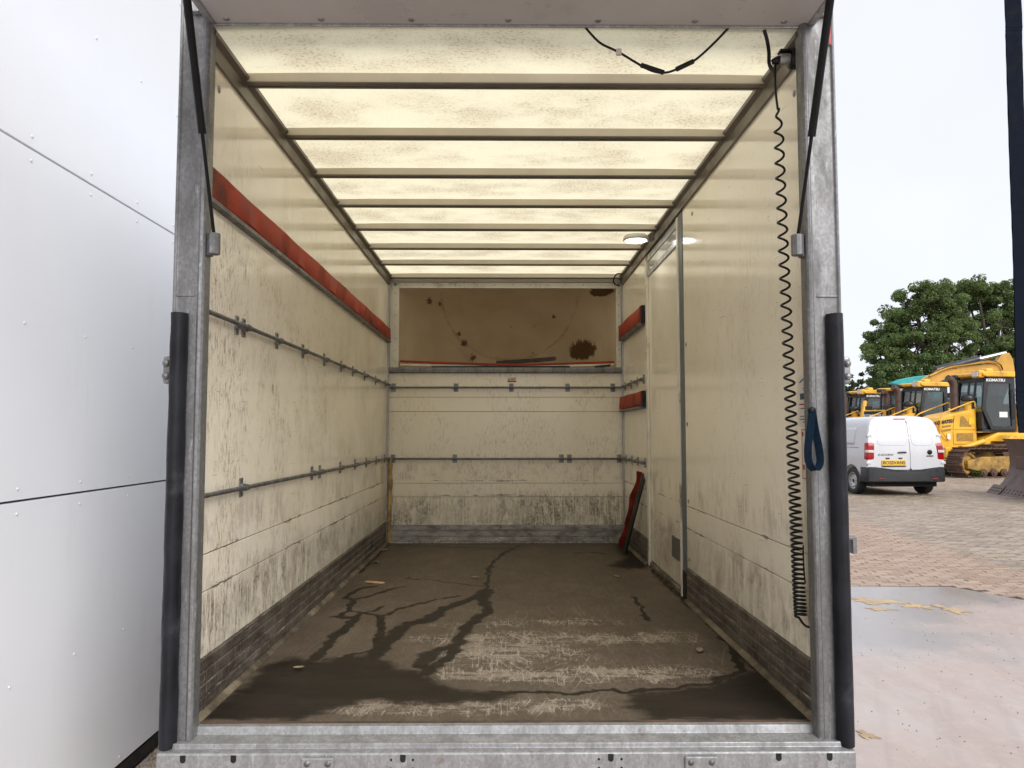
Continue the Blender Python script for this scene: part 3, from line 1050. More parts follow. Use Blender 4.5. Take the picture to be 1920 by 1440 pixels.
def rail(p0, p1, nrm, marks, name='lashing_rail'):
    p0, p1, nrm = Vector(p0), Vector(p1), Vector(nrm)
    off = nrm * .022
    rl = T(MB().tube([p0 + off, p1 + off], rail_r, 12), name, 'tube', smooth=50)
    ax = (p1 - p0).normalized()
    up = Vector((0, 0, 1))
    for s in marks:
        c = p0 + ax * s
        m = MB()

        def P(a, b, h): return tuple(c + ax * a + up * b + nrm * h)
        # wall plate with two ears
        for a0, a1, b0, b1, h0, h1 in ((-.020, .020, -.036, .036, .0005, .004), (-.020, .020, -.014, .014, .004, .014)):
            i = len(m.v)
            m.v += [P(a0, b0, h0), P(a1, b0, h0), P(a1, b1, h0), P(a0, b1, h0), P(a0, b0, h1), P(a1, b0, h1), P(a1, b1, h1), P(a0, b1, h1)]
            for qd in ((0, 3, 2, 1), (4, 5, 6, 7), (0, 1, 5, 4), (1, 2, 6, 5), (2, 3, 7, 6), (3, 0, 4, 7)):
                m.f.append(tuple(i + k for k in qd))
        cl = m.build('rail_clip', 'clip', rl, bevel=.0015)
        MB().tube([c + off - ax * .012, c + off + ax * .012], .0125, 12).build('collar', 'tube', cl, smooth=50)
        for b in (-.027, .027):
            MB().tube([c + up * b + nrm * .0045, c + up * b + nrm * .0065], .0055, 8).build('screw', 'tube', cl)
    return rl


rail((XL, 2.53, 1.906), (XL, YB - .02, 1.914), (1, 0, 0), [2.869 - 2.53, 2.945 - 2.53] + [y - 2.53 for y in (3.373, 3.81, 4.26, 4.704, 5.067, 5.491, 5.967, 6.45)])
rail((XL, 2.53, 1.293), (XL, YB - .02, 1.285), (1, 0, 0), [y - 2.53 for y in (2.955, 4.03, 4.20, 4.716, 5.182, 5.597, 6.034, 6.45)])
rail((XL + .02, YB, 1.893), (XR - .02, YB, 1.893), (0, -1, 0), [x - XL - .02 for x in (-.965, -.425, .055, .541, .935)])
rail((XL + .02, YB, 1.28), (XR - .02, YB, 1.28), (0, -1, 0), [x - XL - .02 for x in (-.964, -.432, .485, .555, .985)])
rail((XR, YB - .02, 1.895), (XR, 5.515, 1.895), (-1, 0, 0), [.12, .42, .70, .98])
rail((XR, YB - .02, 1.283), (XR, 5.515, 1.283), (-1, 0, 0), [.12, .42, .70, 1.0])

# ---- red padded bump laths in grey channels


def lath(x, sx, y0, y1, z0, z1, th):
    ch = T(MB().prism([(x, z0 - .020), (x + sx * (th + .004), z0 - .018), (x + sx * (th + .004), z0 - .003), (x + sx * .012, z0 - .003), (x + sx * .012, z1 + .001), (x, z1 + .003)], lambda p, t: (p[0], t, p[1]), y0, y1), 'lath_channel', 'tube')
    m = MB()
    nseg = max(8, int((y1 - y0) / .05))
    prof = [(.0125, 0), (th - .006, .001), (th, .008), (th, z1 - z0 - .008), (th - .006, z1 - z0 - .001), (.0125, z1 - z0)]
    k = len(prof)
    for s in range(nseg + 1):
        y = y0 + .004 + (y1 - y0 - .008) * s / nseg
        for (h, zz) in prof:
            jit = .0025 * math.sin(y * 9 + zz * 30) + rng.uniform(-.001, .001)
            m.v.append((x + sx * (h + (jit if h > .02 else 0)), y, z0 + zz + jit * .6))
    for s in range(nseg):
        for j in range(k):
            j2 = (j + 1) % k
            m.f.append((s * k + j, s * k + j2, (s + 1) * k + j2, (s + 1) * k + j))
    m.f.append(tuple(range(k))); m.f.append(tuple(nseg * k + j for j in range(k)))
    T(m, 'bump_lath', 'red', smooth=50)


lath(XL, 1, 2.535, 6.585, 2.300, 2.408, .022)
lath(XR, -1, 5.525, 6.56, 2.312, 2.430, .040)
lath(XR, -1, 5.525, 6.56, 1.700, 1.808, .040)
for z0, z1 in ((2.312, 2.430), (1.70, 1.808)):
    T(MB().box(XR - .034, XR, 5.495, 5.5245, z0 - .012, z1), 'lath_end_cap', 'black', bevel=.003)

# ---- corner trims
for x0, x1 in ((XL, XL + .011), (XR - .011, XR)):
    T(MB().box(x0, x1, YB - .045, YB - .0045, FZ + .01, RZ - .06), 'corner_trim', 'alu', bevel=.002)
T(MB().tube(smooth_path([(XL + .030, YB - .03, .57), (XL + .024, YB - .032, .8), (XL + .034, YB - .03, 1.0), (XL + .028, YB - .026, 1.2), (XL + .030, YB - .03, 1.285)], 5),
            [.020 + .005 * math.sin(k * 1.7) for k in range(21)], 8), 'foam_strip', 'foam', smooth=60)

# ---- side door in the right wall
dr = T(MB().box(XR + .012, XR + .04, 4.445, 5.475, .60, 2.66), 'side_door', 'wall_r', bevel=.003)
MB().box(XR - .006, XR + .0115, 5.440, 5.497, .563, 2.74).build('door_post', 'white_trim', dr, bevel=.004)
MB().box(XR - .010, XR + .0115, 4.425, 4.462, .563, 2.775).build('door_post', 'white_trim', dr, bevel=.004)
MB().box(XR - .004, XR + .030, 4.33, 4.424, .563, 2.785).build('door_seal', 'greyrubber', dr, bevel=.006)
MB().box(XR + .003, XR + .0118, 4.463, 5.439, 2.625, 2.66).build('door_top_bar', 'alu', dr, bevel=.002)
MB().box(XR + .004, XR + .0118, 4.463, 5.439, 2.735, 2.785).build('door_lintel', 'alu', dr, bevel=.002)
MAT['transom'] = simple('transom_glass', (.45, .47, .45), .06, 0, .1, 3, obj=False)
MB().box(XR + .009, XR + .02, 4.463, 5.439, 2.661, 2.734).build('transom_pane', 'transom', dr)
MB().box(XR + .004, XR + .0119, 4.47, 4.75, .745, .872).build('vent_plate', 'vent', dr, bevel=.0015)
MB().box(XR - .002, XR + .011, 4.463, 5.439, .563, .592).build('threshold', 'sealant', dr, bevel=.003)
MB().box(XR - .008, XR + .006, 4.335, 4.420, .563, .72).build('seal_foot', 'black', dr, bevel=.004)
# fixing buttons of the right wall sheet
for y, z in ((4.28, 2.0), (4.28, 1.55), (4.28, 1.12), (4.28, .80), (2.62, 2.70), (4.1, 2.70)):
    T(MB().lathe([(0, .004), (.009, .0035), (.013, 0)], lambda a, b, h: (XR - h, y + a, z + b), 14), 'wall_button', 'clip', smooth=60)
T(MB().lathe([(0, .004), (.010, .0035), (.014, 0)], lambda a, b, h: (XL + h, 2.64 + a, 2.715 + b), 14), 'wall_button', 'clip', smooth=60)

# ---- rear posts, bumpers, brackets
for sx, xo, xi in ((-1, -1.085, -.985), (1, 1.105, .995)):
    a, b = min(xo, xi), max(xo, xi)
    prof = [(xo, 2.476), (xo - sx * -.0, 2.525), (xi, 2.530), (xi, 2.482), (xi + sx * .006, 2.475), (xi + sx * .016, 2.472), (xi + sx * .020, 2.477), (xo - sx * .014, 2.477), (xo - sx * .008, 2.471), (xo - sx * .002, 2.471)]
    po = T(MB().prism(prof, lambda p, t: (p[0], p[1], t), .531, 2.96), 'rear_post', 'galv', bevel=.0025)
    xc = (xo - sx * .029)
    wd = .027
    arc = [(xc + wd * math.cos(t), 2.470 - .037 * math.sin(t)) for t in [PI * k / 12 for k in range(13)]]
    m = MB()
    nz = 40
    for s in range(nz + 1):
        z = .520 + (1.888 - .520) * s / nz
        for (px, py) in arc:
            j = .0005 * math.sin(z * 23 + px * 50) + rng.uniform(-.0006, .0006)
            m.v.append((px + j, py + j, z))
    k = len(arc)
    for s in range(nz):
        for j in range(k):
            j2 = (j + 1) % k
            m.f.append((s * k + j, s * k + j2, (s + 1) * k + j2, (s + 1) * k + j))
    m.f.append(tuple(range(k))); m.f.append(tuple(nz * k + j for j in range(k)))
    m.build('rubber_bumper', 'rubber', po, smooth=50)
    # weld seam above the bumper
    MB().box(min(xo - sx * .012, xi + sx * .03), max(xo - sx * .012, xi + sx * .03), 2.4735, 2.478, 1.945, 1.953).build('weld_seam', 'galv', po, bevel=.002)
    # latch keeper on the outer side
    kx = xo
    m = MB().box(min(kx, kx + sx * .028), max(kx, kx + sx * .028), 2.478, 2.520, 1.66, 1.75)
    kp = m.build('latch_keeper', 'clip', po, bevel=.008)
    for z in (1.685, 1.727):
        MB().lathe([(.0, .012), (.008, .010), (.012, .004), (.012, 0)], lambda u, w, h: (kx + sx * .015 + u, 2.478 - h, z + w), 12).build('bolt', 'clip', kp, smooth=50)
    # strut bracket on the inner face
    bx = xi - sx * .013
    bk = MB().box(min(bx, xi), max(bx, xi), 2.49, 2.52, 2.085, 2.16).build('strut_bracket', 'galv', po, bevel=.003)
    bx2 = xi - sx * .024
    MB().prism([(bx2 + .020 * math.cos(t), 2.492 + .020 * math.sin(t)) for t in [2 * PI * q / 8 + PI / 8 for q in range(8)]], lambda p, t: (p[0], p[1], t), 2.088, 2.158).build('strut_socket', 'galv', bk, bevel=.002)
m = MB().prism([(1.105, 1.155), (1.125, 1.155), (1.125, 1.11), (1.139, 1.11), (1.139, 1.165), (1.105, 1.165)], lambda p, t: (p[0], t, p[1] - 0), 2.485, 2.52)
T(m, 'side_hook', 'galv', bevel=.002)

# ---- stepped sill and rear beam
prof = [(2.547, .5605), (2.523, .5595), (2.516, .5365), (2.462, .531), (2.456, .5345), (2.451, .533), (2.449, .519), (2.424, .5165), (2.420, .512), (2.420, .34), (2.47, .34), (2.547, .44)]
sl = T(MB().prism(prof, lambda p, t: (t, p[0], p[1]), -1.070, 1.087), 'rear_sill', 'sill', bevel=.0018)
for x in (-.989, -.834, -.314, .327, .847, 1.005):
    hp = [(x - .0085, .5115), (x + .0085, .5115)] + [(x + .0085 * math.cos(t), .497 + .0085 * math.sin(t) * -1) for t in [PI * k / 8 for k in range(9)]]
    MB().prism(hp, lambda p, t: (p[0], t, p[1]), 2.4185, 2.4235).build('drain_slot', 'hole', sl)
for x in (-.35, -.283, .29, .36):
    for z in (.496, .470):
        MB().lathe([(0, .0012), (.0035, .0012), (.0038, 0)], lambda a, b, h: (x + a, 2.4195 - h, z + b), 10).build('hole', 'hole', sl)
for x in (-.575, .605):
    pl = MB().box(x - .05, x + .05, 2.411, 2.4195, .40, .506).build('catch_plate', 'sill', sl, bevel=.006)
    for dx in (-.032, .032):
        MB().lathe([(0, .004), (.007, .003), (.010, 0)], lambda a, b, h: (x + dx + a, 2.411 - h, .488 + b), 12).build('bolt', 'tube', pl, smooth=60)

T(MB().box(-1.0, 1.01, 2.5475, 2.556, .5608, .5632), 'rust_edge', 'rust_line')
# ---- top hinged rear door standing open over the camera
rd = T(MB().box(-.975, 1.020, 1.42, 2.492, 2.878, 2.908), 'rear_door', 'door_under')
for x0, x1 in ((-.998, -.9755), (1.0205, 1.043)):
    MB().box(x0, x1, 1.41, 2.497, 2.872, 2.914).build('edge_strip', 'alu', rd, bevel=.002)
MB().box(-.975, 1.020, 2.4925, 2.500, 2.870, 2.914).build('edge_strip', 'alu', rd, bevel=.002)
MB().box(-.975, 1.020, 1.40, 1.4195, 2.870, 2.914).build('edge_strip', 'alu', rd, bevel=.002)
scr_ = MB().lathe([(0, .0055), (.004, .0055), (.0045, .0035), (.0085, .0035), (.011, 0)], lambda a, b, h: (a, b, -h), 14).build('bolt', 'clip', rd, smooth=40)
for k, x in enumerate((-.93, -.615, -.315, .01, .31, .635, .935)):
    if k == 0: scr_.location = (x, 2.468, 2.878)
    else: inst(scr_, rd, (x, 2.468, 2.878))
for x in (-1.03, 1.052):
    hg = MB().tube([(x - .03, 2.47, 2.915), (x + .03, 2.47, 2.915)], .017, 14).build('hinge', 'white_trim', rd, smooth=50)
    MB().box(x - .012, x + .012, 2.452, 2.474, 2.895, 2.94).build('hinge_plate', 'alu', hg, bevel=.003)
for nm, p0, p1 in (('gas_strut', (-.961, 2.49, 2.15), (-.958, 2.20, 2.865)), ('gas_strut', (.972, 2.49, 2.145), (.985, 2.20, 2.865))):
    p0, p1 = Vector(p0), Vector(p1)
    mid = p0.lerp(p1, .415)
    gs = MB().tube([mid, p1], .0125, 14).build(nm, 'strut', rd, smooth=50)
    MB().tube([p0, mid], .0058, 10).build('piston_rod', 'strut', gs, smooth=50)
    MB().tube([p0 + Vector((0, 0, -.025)), p0], .009, 10).build('rod_end', 'galv', gs, smooth=50)
# blocks red/white reflector tape at the post top right
T(MB().box(1.085, 1.094, 2.468, 2.470, 2.80, 2.90), 'reflector_tape', 'print_red')

# ---- interior lamp on the right cant rail
MAT['lamp_on'] = NT('lamp_lens')
nn = MAT['lamp_on']
nn.put(nn.p.inputs['Emission Color'], (1, .99, .97, 1)); nn.p.inputs['Emission Strength'].default_value = 5.0
MAT['lamp_on'] = nn.fin((.9, .9, .9), .3)
lp = T(MB().lathe([(.0, .034), (.07, .034), (.082, .024), (.085, .006), (.080, 0), (.072, -.002)], lambda a, b, h: (.868 + a, 4.985 + b, 2.775 + h), 28), 'cabin_lamp', 'white_trim', smooth=50)
MB().lathe([(0, -.012), (.04, -.010), (.066, -.003), (.0715, .0015)], lambda a, b, h: (.868 + a, 4.985 + b, 2.775 + h), 28).build('lamp_lens', 'lamp_on', lp, smooth=60)
MB().prism([(.945, 2.765), (.988, 2.775), (.988, 2.83), (.945, 2.812)], lambda p, t: (p[0], t, p[1]), 4.96, 5.01).build('lamp_arm', 'bronze', lp, bevel=.004)
# little cable loop at the far end of the rail
T(MB().tube(smooth_path([(.99, 6.40, 2.85), (.95, 6.41, 2.85), (.925, 6.43, 2.81), (.94, 6.46, 2.775), (.985, 6.5, 2.765)], 6), .006, 8), 'cable_loop', 'black', smooth=60)

# ---- stickers
st = T(MB().box(.018, .098, YB - .0012, YB - .0002, 1.938, 1.985), 'warning_sticker', 'paper')
MB().box(.021, .095, YB - .002, YB - .0013, 1.941, 1.954).build('sticker_print', 'print_red', st)
MB().box(.046, .092, YB - .002, YB - .0013, 1.969, 1.974).box(.046, .086, YB - .002, YB - .0013, 1.959, 1.964).build('sticker_print', 'print_red', st)
MB().prism([(.026, 1.958), (.042, 1.958), (.034, 1.974)], lambda p, t: (p[0], t, p[1]), YB - .002, YB - .0013).build('warning_triangle', 'print_black', st)
st = T(MB().box(XR - .0014, XR - .0003, 2.535, 2.655, 1.525, 1.697), 'lift_sticker', 'paper')
m = MB()
for z, y0, y1, h in ((1.662, 2.545, 2.60, .004), (1.652, 2.545, 2.61, .003), (1.644, 2.545, 2.60, .003), (1.583, 2.545, 2.63, .003), (1.570, 2.55, 2.60, .003), (1.556, 2.56, 2.635, .003), (1.546, 2.56, 2.635, .003), (1.536, 2.56, 2.61, .003)):
    m.box(XR - .002, XR - .0015, y0, y1, z, z + h)
m.build('sticker_print', 'print_black', st)
MB().box(XR - .002, XR - .0015, 2.545, 2.632, 1.615, 1.636).build('sticker_print', 'print_blue', st)
MB().box(XR - .002, XR - .0015, 2.545, 2.64, 1.596, 1.601).build('sticker_print', 'print_red', st)
MB().tube(smooth_path([(XR - .002, 2.63, 1.675), (XR - .002, 2.60, 1.684), (XR - .002, 2.54, 1.688)], 5), .0022, 6).build('sticker_print', 'print_blue', st)
st = T(MB().box(XR - .0014, XR - .0003, 2.533, 2.628, 1.342, 1.515), 'load_sticker', 'paper')
m = MB()
for a in ((2.535, 2.626, 1.344, 1.347), (2.535, 2.626, 1.510, 1.513), (2.535, 2.538, 1.347, 1.510), (2.623, 2.626, 1.347, 1.510), (2.61, 2.622, 1.49, 1.504), (2.606, 2.62, 1.375, 1.392)):
    m.box(XR - .002, XR - .0015, *a)
m.build('sticker_print', 'print_red', st)

# ---- running gear, seen only when stepping aside
MAT['chassis'] = simple('chassis_black', (.03, .03, .032), .55, 0, .3, 5, obj=False)
T(MB().box(-.45, -.33, 2.6, 9.0, .30, .43).box(.33, .45, 2.6, 9.0, .30, .43).box(-.33, .33, 3.2, 3.3, .32, .42).box(-.33, .33, 6.2, 6.3, .32, .42), 'chassis_frame', 'chassis')


def wheel(parent, x, y, z, rad, wid, side, shift=None):
    """tyre + steel rim, axle along x; side = +1 outer face towards +x"""
    f = lambda a, b, h: (x + side * h, y + a, z + b)
    r, w = rad, wid
    ty = MB().lathe([(r * .60, -w * .5), (r * .86, -w * .5), (r * .97, -w * .42), (r, -w * .3), (r, w * .3), (r * .97, w * .42), (r * .86, w * .5), (r * .66, w * .47), (r * .60, w * .40)], f, 40).build('wheel', 'tyre', parent, smooth=40)
    if shift: tp(ty)
    rm = MB().lathe([(r * .62, w * .44), (r * .59, w * .44), (r * .56, w * .30), (r * .46, w * .24), (r * .40, w * .34), (r * .22, w * .30), (r * .20, w * .36), (0, w * .37)], f, 36).build('rim', 'rim', ty, smooth=40)
    for k in range(10):
        t = 2 * PI * k / 10
        c = f(r * .485 * math.cos(t), r * .485 * math.sin(t), w * .285)
        MB().lathe([(0, .006), (r * .042, .006), (r * .046, -.02)], lambda a, b, h: (c[0] + side * h, c[1] + a, c[2] + b), 10).build('rim_hole', 'hole', rm)
    MB().lathe([(0, w * .40), (r * .11, w * .395), (r * .15, w * .35)], f, 16).build('hub_cap', 'black', rm, smooth=50)
    return ty


MAT['tyre'] = simple('tyre_rubber', (.018, .018, .019), .7, 0, .3, 30, (.06, .055, .05), .3)
MAT['rim'] = simple('steel_rim', (.50, .51, .52), .35, .6, .12, 10, (.2, .19, .18), .2)
for sx in (-1, 1):
    w_ = wheel(truck, sx * .86, 4.55, .27, .27, .2, sx, True)


# ================================================================== LOOSE THINGS IN AND ON THE TRUCK
# coiled cable from the socket at the right post
m = MB()
path = [Vector(p) for p in [(.972, 2.60, 2.800), (.955, 2.60, 2.800), (.950, 2.60, 2.775), (.950, 2.60, 2.70), (.956, 2.60, 2.634)]]
path = smooth_path(path, 5)
cen = [(2.634, .955), (2.452, .957), (2.225, .961), (1.889, .968), (1.522, .976), (1.161, .984), (.983, .988), (.885, .992)]
zz = 2.634; ph = 0.0
coil = []
while zz > .885:
    zs_ = [c[0] for c in cen]; xs_ = [c[1] for c in cen]
    xc = float(np.interp(-zz, [-q for q in zs_], xs_))
    pitch = float(np.interp(-zz, [-2.634, -1.95, -1.70, -1.34, -1.07, -.885], [.058, .046, .038, .026, .017, .011]))
    amp = float(np.interp(-zz, [-2.634, -2.55, -.9], [.004, .0145, .018]))
    coil.append(Vector((xc + amp * math.cos(ph), 2.595 + amp * math.sin(ph), zz)))
    ph += 2 * PI / 14; zz -= pitch / 14
path += coil
path += smooth_path([coil[-1], Vector((.995, 2.585, .866)), Vector((1.004, 2.575, .858)), Vector((1.020, 2.56, .858))], 4)
cc = m.tube(path, .0042, 7).build('coiled_cable', 'black', smooth=70)
tag(cc, 'black spiral cable hanging down the inside of the right wall', 'cable')

# socket and plug
so = empty('power_socket', (1.02, 2.565, 2.80))
tag(so, 'grey plug in a black socket at the upper right corner of the opening', 'socket')


def rel(o, root):
    o.parent = root; o.matrix_parent_inverse = Matrix.Translation(-Vector(root.location)); return o


rel(MB().lathe([(0, .028), (.030, .026), (.034, .02), (.036, 0)], lambda a, b, h: (1.018 - h, 2.575 + a, 2.803 + b), 20).build('socket_base', 'black', None, smooth=45), so)
rel(MB().lathe([(0, .034), (.016, .034), (.020, .030), (.021, 0)], lambda a, b, h: (.990 - h, 2.575 + a, 2.802 + b), 18).build('plug_body', 'clip', None, smooth=45), so)
rel(MB().box(.955, .992, 2.558, 2.592, 2.824, 2.833).build('socket_lid', 'black', None, bevel=.003), so)
rel(MB().tube([(.957, 2.580, 2.801), (.950, 2.583, 2.801), (.940, 2.587, 2.800), (.934, 2.59, 2.798)], [.016, .015, .011, .007], 14).build('plug_boot', 'black', None, smooth=50), so)

# sagging wire under the door edge
wy_ = 2.508
sc_ = 2.508 / 2.62
wp = [(.285, 2.937), (.336, 2.882), (.402, 2.848), (.506, 2.786), (.562, 2.774), (.606, 2.786), (.667, 2.816), (.734, 2.875), (.798, 2.943)]
wp = [(x * sc_, wy_, 1.5 + (z - 1.5) * sc_) for x, z in wp]
wr = empty('sagging_wire', (.55, wy_, 2.9))
tag(wr, 'thin black wire sagging below the raised door edge near the roof', 'wire')
rel(MB().tube(smooth_path(wp, 6), .0042, 8).build('wire', 'black', None, smooth=70), wr)
for k in (3, 5):
    a, b = Vector(wp[k]), Vector(wp[k + 1])
    if k == 3: a, b = Vector(wp[3]).lerp(Vector(wp[2]), .25), Vector(wp[4])
    rel(MB().tube([a, b], .0082, 10).build('connector', 'black', None, smooth=50), wr)
c = Vector(wp[2])
rel(MB().box(c.x - .009, c.x + .009, c.y - .008, c.y + .008, c.z - .010, c.z + .010).build('wire_tag', 'white_trim', None, bevel=.002), wr)
w2 = MB().tube(smooth_path([(.882, 2.508, 2.871), (.897, 2.525, 2.845), (.915, 2.56, 2.82), (.930, 2.60, 2.797), (.975, 2.68, 2.80)], 6), .0065, 8).build('feed_cable', 'black', smooth=70)
tag(w2, 'thick black cable dropping from the raised door beside the socket', 'cable')

# navy strap hanging off the open door, close to the lens
m = MB()
sp = [(1.040, 1.505, 2.90), (1.040, 1.50, 2.386), (1.0385, 1.50, 2.295), (1.0365, 1.502, 2.051), (1.0365, 1.505, 1.833), (1.031, 1.505, 1.618), (1.033, 1.51, 1.560), (1.036, 1.512, 1.50)]
sp = smooth_path(sp, 8)
n_ = len(sp)
for k, p in enumerate(sp):
    t = k / (n_ - 1)
    w = .0165
    a = -.10 + .35 * t
    dx, dy = math.cos(a) * w, math.sin(a) * w
    rib = .0006 * (k % 2)
    for sx, sy in ((-1, -1), (1, -1), (1, 1), (-1, 1)):
        m.v.append((p.x + sx * dx - sy * math.sin(a) * (.0012 + rib), p.y + sx * dy + sy * math.cos(a) * (.0012 + rib), p.z))
for k in range(n_ - 1):
    for j in range(4):
        j2 = (j + 1) % 4
        m.f.append((k * 4 + j, k * 4 + j2, k * 4 + 4 + j2, k * 4 + 4 + j))
m.f += [(0, 1, 2, 3), tuple((n_ - 1) * 4 + j for j in range(4))]
tag(m.build('pull_strap', 'strap'), 'dark navy webbing strap hanging at the right edge of the picture', 'strap')

# blue loop handles on the right post


def ribbon(pts, w, th, wdir):
    m = MB()
    P = smooth_path(pts, 7)
    for k, p in enumerate(P):
        t = (P[min(k + 1, len(P) - 1)] - P[max(k - 1, 0)]).normalized()
        wd = Vector(wdir); wd = (wd - t * wd.dot(t)).normalized()
        nn_ = t.cross(wd)
        rib = th * (1 + .5 * (k % 2))
        for a, b in ((-1, -1), (1, -1), (1, 1), (-1, 1)):
            m.v.append(tuple(p + wd * a * w / 2 + nn_ * b * rib))
    for k in range(len(P) - 1):
        for j in range(4):
            j2 = (j + 1) % 4
            m.f.append((k * 4 + j, k * 4 + j2, k * 4 + 4 + j2, k * 4 + 4 + j))
    m.f += [(0, 1, 2, 3), tuple((len(P) - 1) * 4 + j for j in range(4))]
    return m


lp_ = empty('strap_loop', (.99, 2.465, 1.4))
tag(lp_, 'short blue webbing loop hanging in front of the right galvanised post', 'strap')
rel(ribbon([(.993, 2.462, 1.580), (.990, 2.455, 1.555), (.978, 2.445, 1.50), (.969, 2.44, 1.45), (.972, 2.44, 1.405), (.992, 2.443, 1.382), (1.011, 2.45, 1.405), (1.012, 2.458, 1.45), (1.003, 2.462, 1.51), (.995, 2.464, 1.575)], .024, .0012, (.75, -.66, .1)).build('webbing', 'bluestrap', None, smooth=40), lp_)
rel(MB().lathe([(0, .006), (.007, .005), (.010, 0)], lambda a, b, h: (.993 + a, 2.458 - h, 1.575 + b), 12).build('rivet', 'black', None, smooth=50), lp_)
tag(ribbon([(1.008, 2.60, 1.12), (1.004, 2.59, 1.09), (1.003, 2.585, 1.04), (1.008, 2.59, 1.0)], .022, .0014, (.3, 1, 0)).build('strap_end', 'bluestrap', smooth=40), 'stub of bright blue webbing low behind the right post by the cable', 'strap')

# torn red lath leaning in the far right corner
lb = empty('broken_lath', (.98, 6.1, FZ))
tag(lb, 'dark lath with torn red cover leaning on the right wall in the far corner', 'lath')
p0, p1 = Vector((.955, 6.12, .575)), Vector((1.004, 5.54, 1.185))
ax = (p1 - p0).normalized(); sd_ = Vector((0, .72, .69)); sd_ = (sd_ - ax * sd_.dot(ax)).normalized(); nr = ax.cross(sd_)
m = MB()
for t in (0, 1):
    c = p0.lerp(p1, t)
    for a, b in ((-1, -1), (1, -1), (1, 1), (-1, 1)):
        m.v.append(tuple(c + sd_ * a * .036 + nr * b * .007))
m.f = [(0, 1, 5, 4), (1, 2, 6, 5), (2, 3, 7, 6), (3, 0, 4, 7), (0, 3, 2, 1), (4, 5, 6, 7)]
rel(m.build('backing_board', 'darkboard', None, bevel=.002), lb)
m = MB()
r3 = random.Random(3)
N_ = 40
for k in range(N_ + 1):
    t = -.03 + 1.05 * k / N_
    c = p0 + (p1 - p0) * t - Vector((.015, 0, 0))
    wv = .030 * (1 - .55 * abs(t - .35)) + .014 * math.sin(k * .23 + 1) + .006 * math.sin(k * .61) + r3.uniform(-.003, .003) + (.022 if 24 <= k <= 27 else 0)
    e0 = c + sd_ * (.030) - nr * .002
    e1 = c + sd_ * (.042 + max(.004, wv)) + Vector((-.018 - .008 * math.sin(k * .33), 0, -.006))
    md = (e0 + e1) / 2 + Vector((-.020 - .006 * math.sin(k * .5), 0, 0))
    m.v += [tuple(e0), tuple(md), tuple(e1), tuple(e1 + Vector((.006, 0, .004))), tuple(md + Vector((.008, 0, 0))), tuple(e0 + Vector((.004, 0, 0)))]
for k in range(N_):
    for j in range(6):
        j2 = (j + 1) % 6
        m.f.append((k * 6 + j, k * 6 + j2, k * 6 + 6 + j2, k * 6 + 6 + j))
m.f += [tuple(range(6)), tuple(N_ * 6 + j for j in range(6))]
rel(m.build('torn_cover', 'redcloth', None, smooth=60), lb)

# loose laths on the nook shelf


def bar(name, pts, hw, hh, mat, label):
    m = MB(); P = smooth_path(pts, 6)
    for p in P:
        for a, b in ((-1, -1), (1, -1), (1, 1), (-1, 1)):
            m.v.append((p.x, p.y + a * hw, p.z + b * hh))
    for k in range(len(P) - 1):
        for j in range(4):
            j2 = (j + 1) % 4
            m.f.append((k * 4 + j, k * 4 + j2, k * 4 + 4 + j2, k * 4 + 4 + j))
    m.f += [(0, 1, 2, 3), tuple((len(P) - 1) * 4 + j for j in range(4))]
    return tag(m.build(name, mat, bevel=.002), label, 'lath')


bar('shelf_lath', [(-.92, 6.68, 2.098), (-.35, 6.70, 2.088), (.1, 6.70, 2.084), (.5, 6.69, 2.090), (.955, 6.67, 2.100)], .022, .008, 'white_trim', 'pale lath lying under the long red lath on the high shelf')
bar('shelf_lath', [(-.92, 6.675, 2.128), (-.35, 6.69, 2.110), (.1, 6.69, 2.101), (.5, 6.685, 2.110), (.955, 6.665, 2.122)], .020, .0085, 'red', 'long thin red lath lying across the high shelf at the back')
bar('shelf_lath', [(-.08, 6.78, 2.125), (.2, 6.76, 2.142), (.45, 6.74, 2.160)], .030, .016, 'bar_dark', 'short dark brown lath propped up on the red lath on the shelf')
bar('shelf_lath', [(-.64, 6.632, 2.072), (0, 6.634, 2.074), (.565, 6.634, 2.074)], .010, .011, 'black', 'black strip lying at the front edge of the high shelf')
bar('shelf_lath', [(.78, 6.632, 2.075), (.92, 6.634, 2.090)], .010, .010, 'bar_dark', 'small dark stub at the right end of the high shelf')

# litter on the truck floor
cp = MB().prism([(-.060, -.018), (.048, -.022), (.062, .004), (.01, .020), (-.055, .016)], lambda p, t: (p[0], p[1], t), 0, .007).build('wood_chip', 'wood', bevel=.002)
cp.location = (-.817, 4.872, FZ + .0015); cp.rotation_euler = (0, .05, -.1)
tag(cp, 'flat pale orange wood splinter lying on the truck floor', 'splinter')
for k, (x, y, s, lab) in enumerate([(-.196, 5.007, .030, 'curled dry leaf near the middle of the brown floor'), (.839, 3.345, .024, 'small pale flake at the right of the scratched floor'),
                                    (.73, 5.035, .022, 'tiny pale scrap on the floor ahead of the side door'), (-.822, 3.115, .022, 'small flake in the wet patch at the front left of floor'),
                                    (-.93, 5.6, .035, 'dry leaf against the left wall foot towards the back'), (-.97, 6.15, .04, 'dry leaf in the far left floor corner')]):
    m = MB().grid(5, 3, lambda u, v: ((u - .5) * 2 * s, (v - .5) * s * 1.2 * math.sin(PI * (.12 + .76 * u)), .003 + s * .35 * abs(v - .5) + s * .22 * u))
    o = m.build('dry_leaf', 'leaf_dry', smooth=60)
    md_ = o.modifiers.new('solid', 'SOLIDIFY'); md_.thickness = .001
    o.location = (x, y, FZ + .001); o.rotation_euler = (0, 0, k * 1.3)
    tag(o, lab, 'leaf', 'litter on the truck floor')


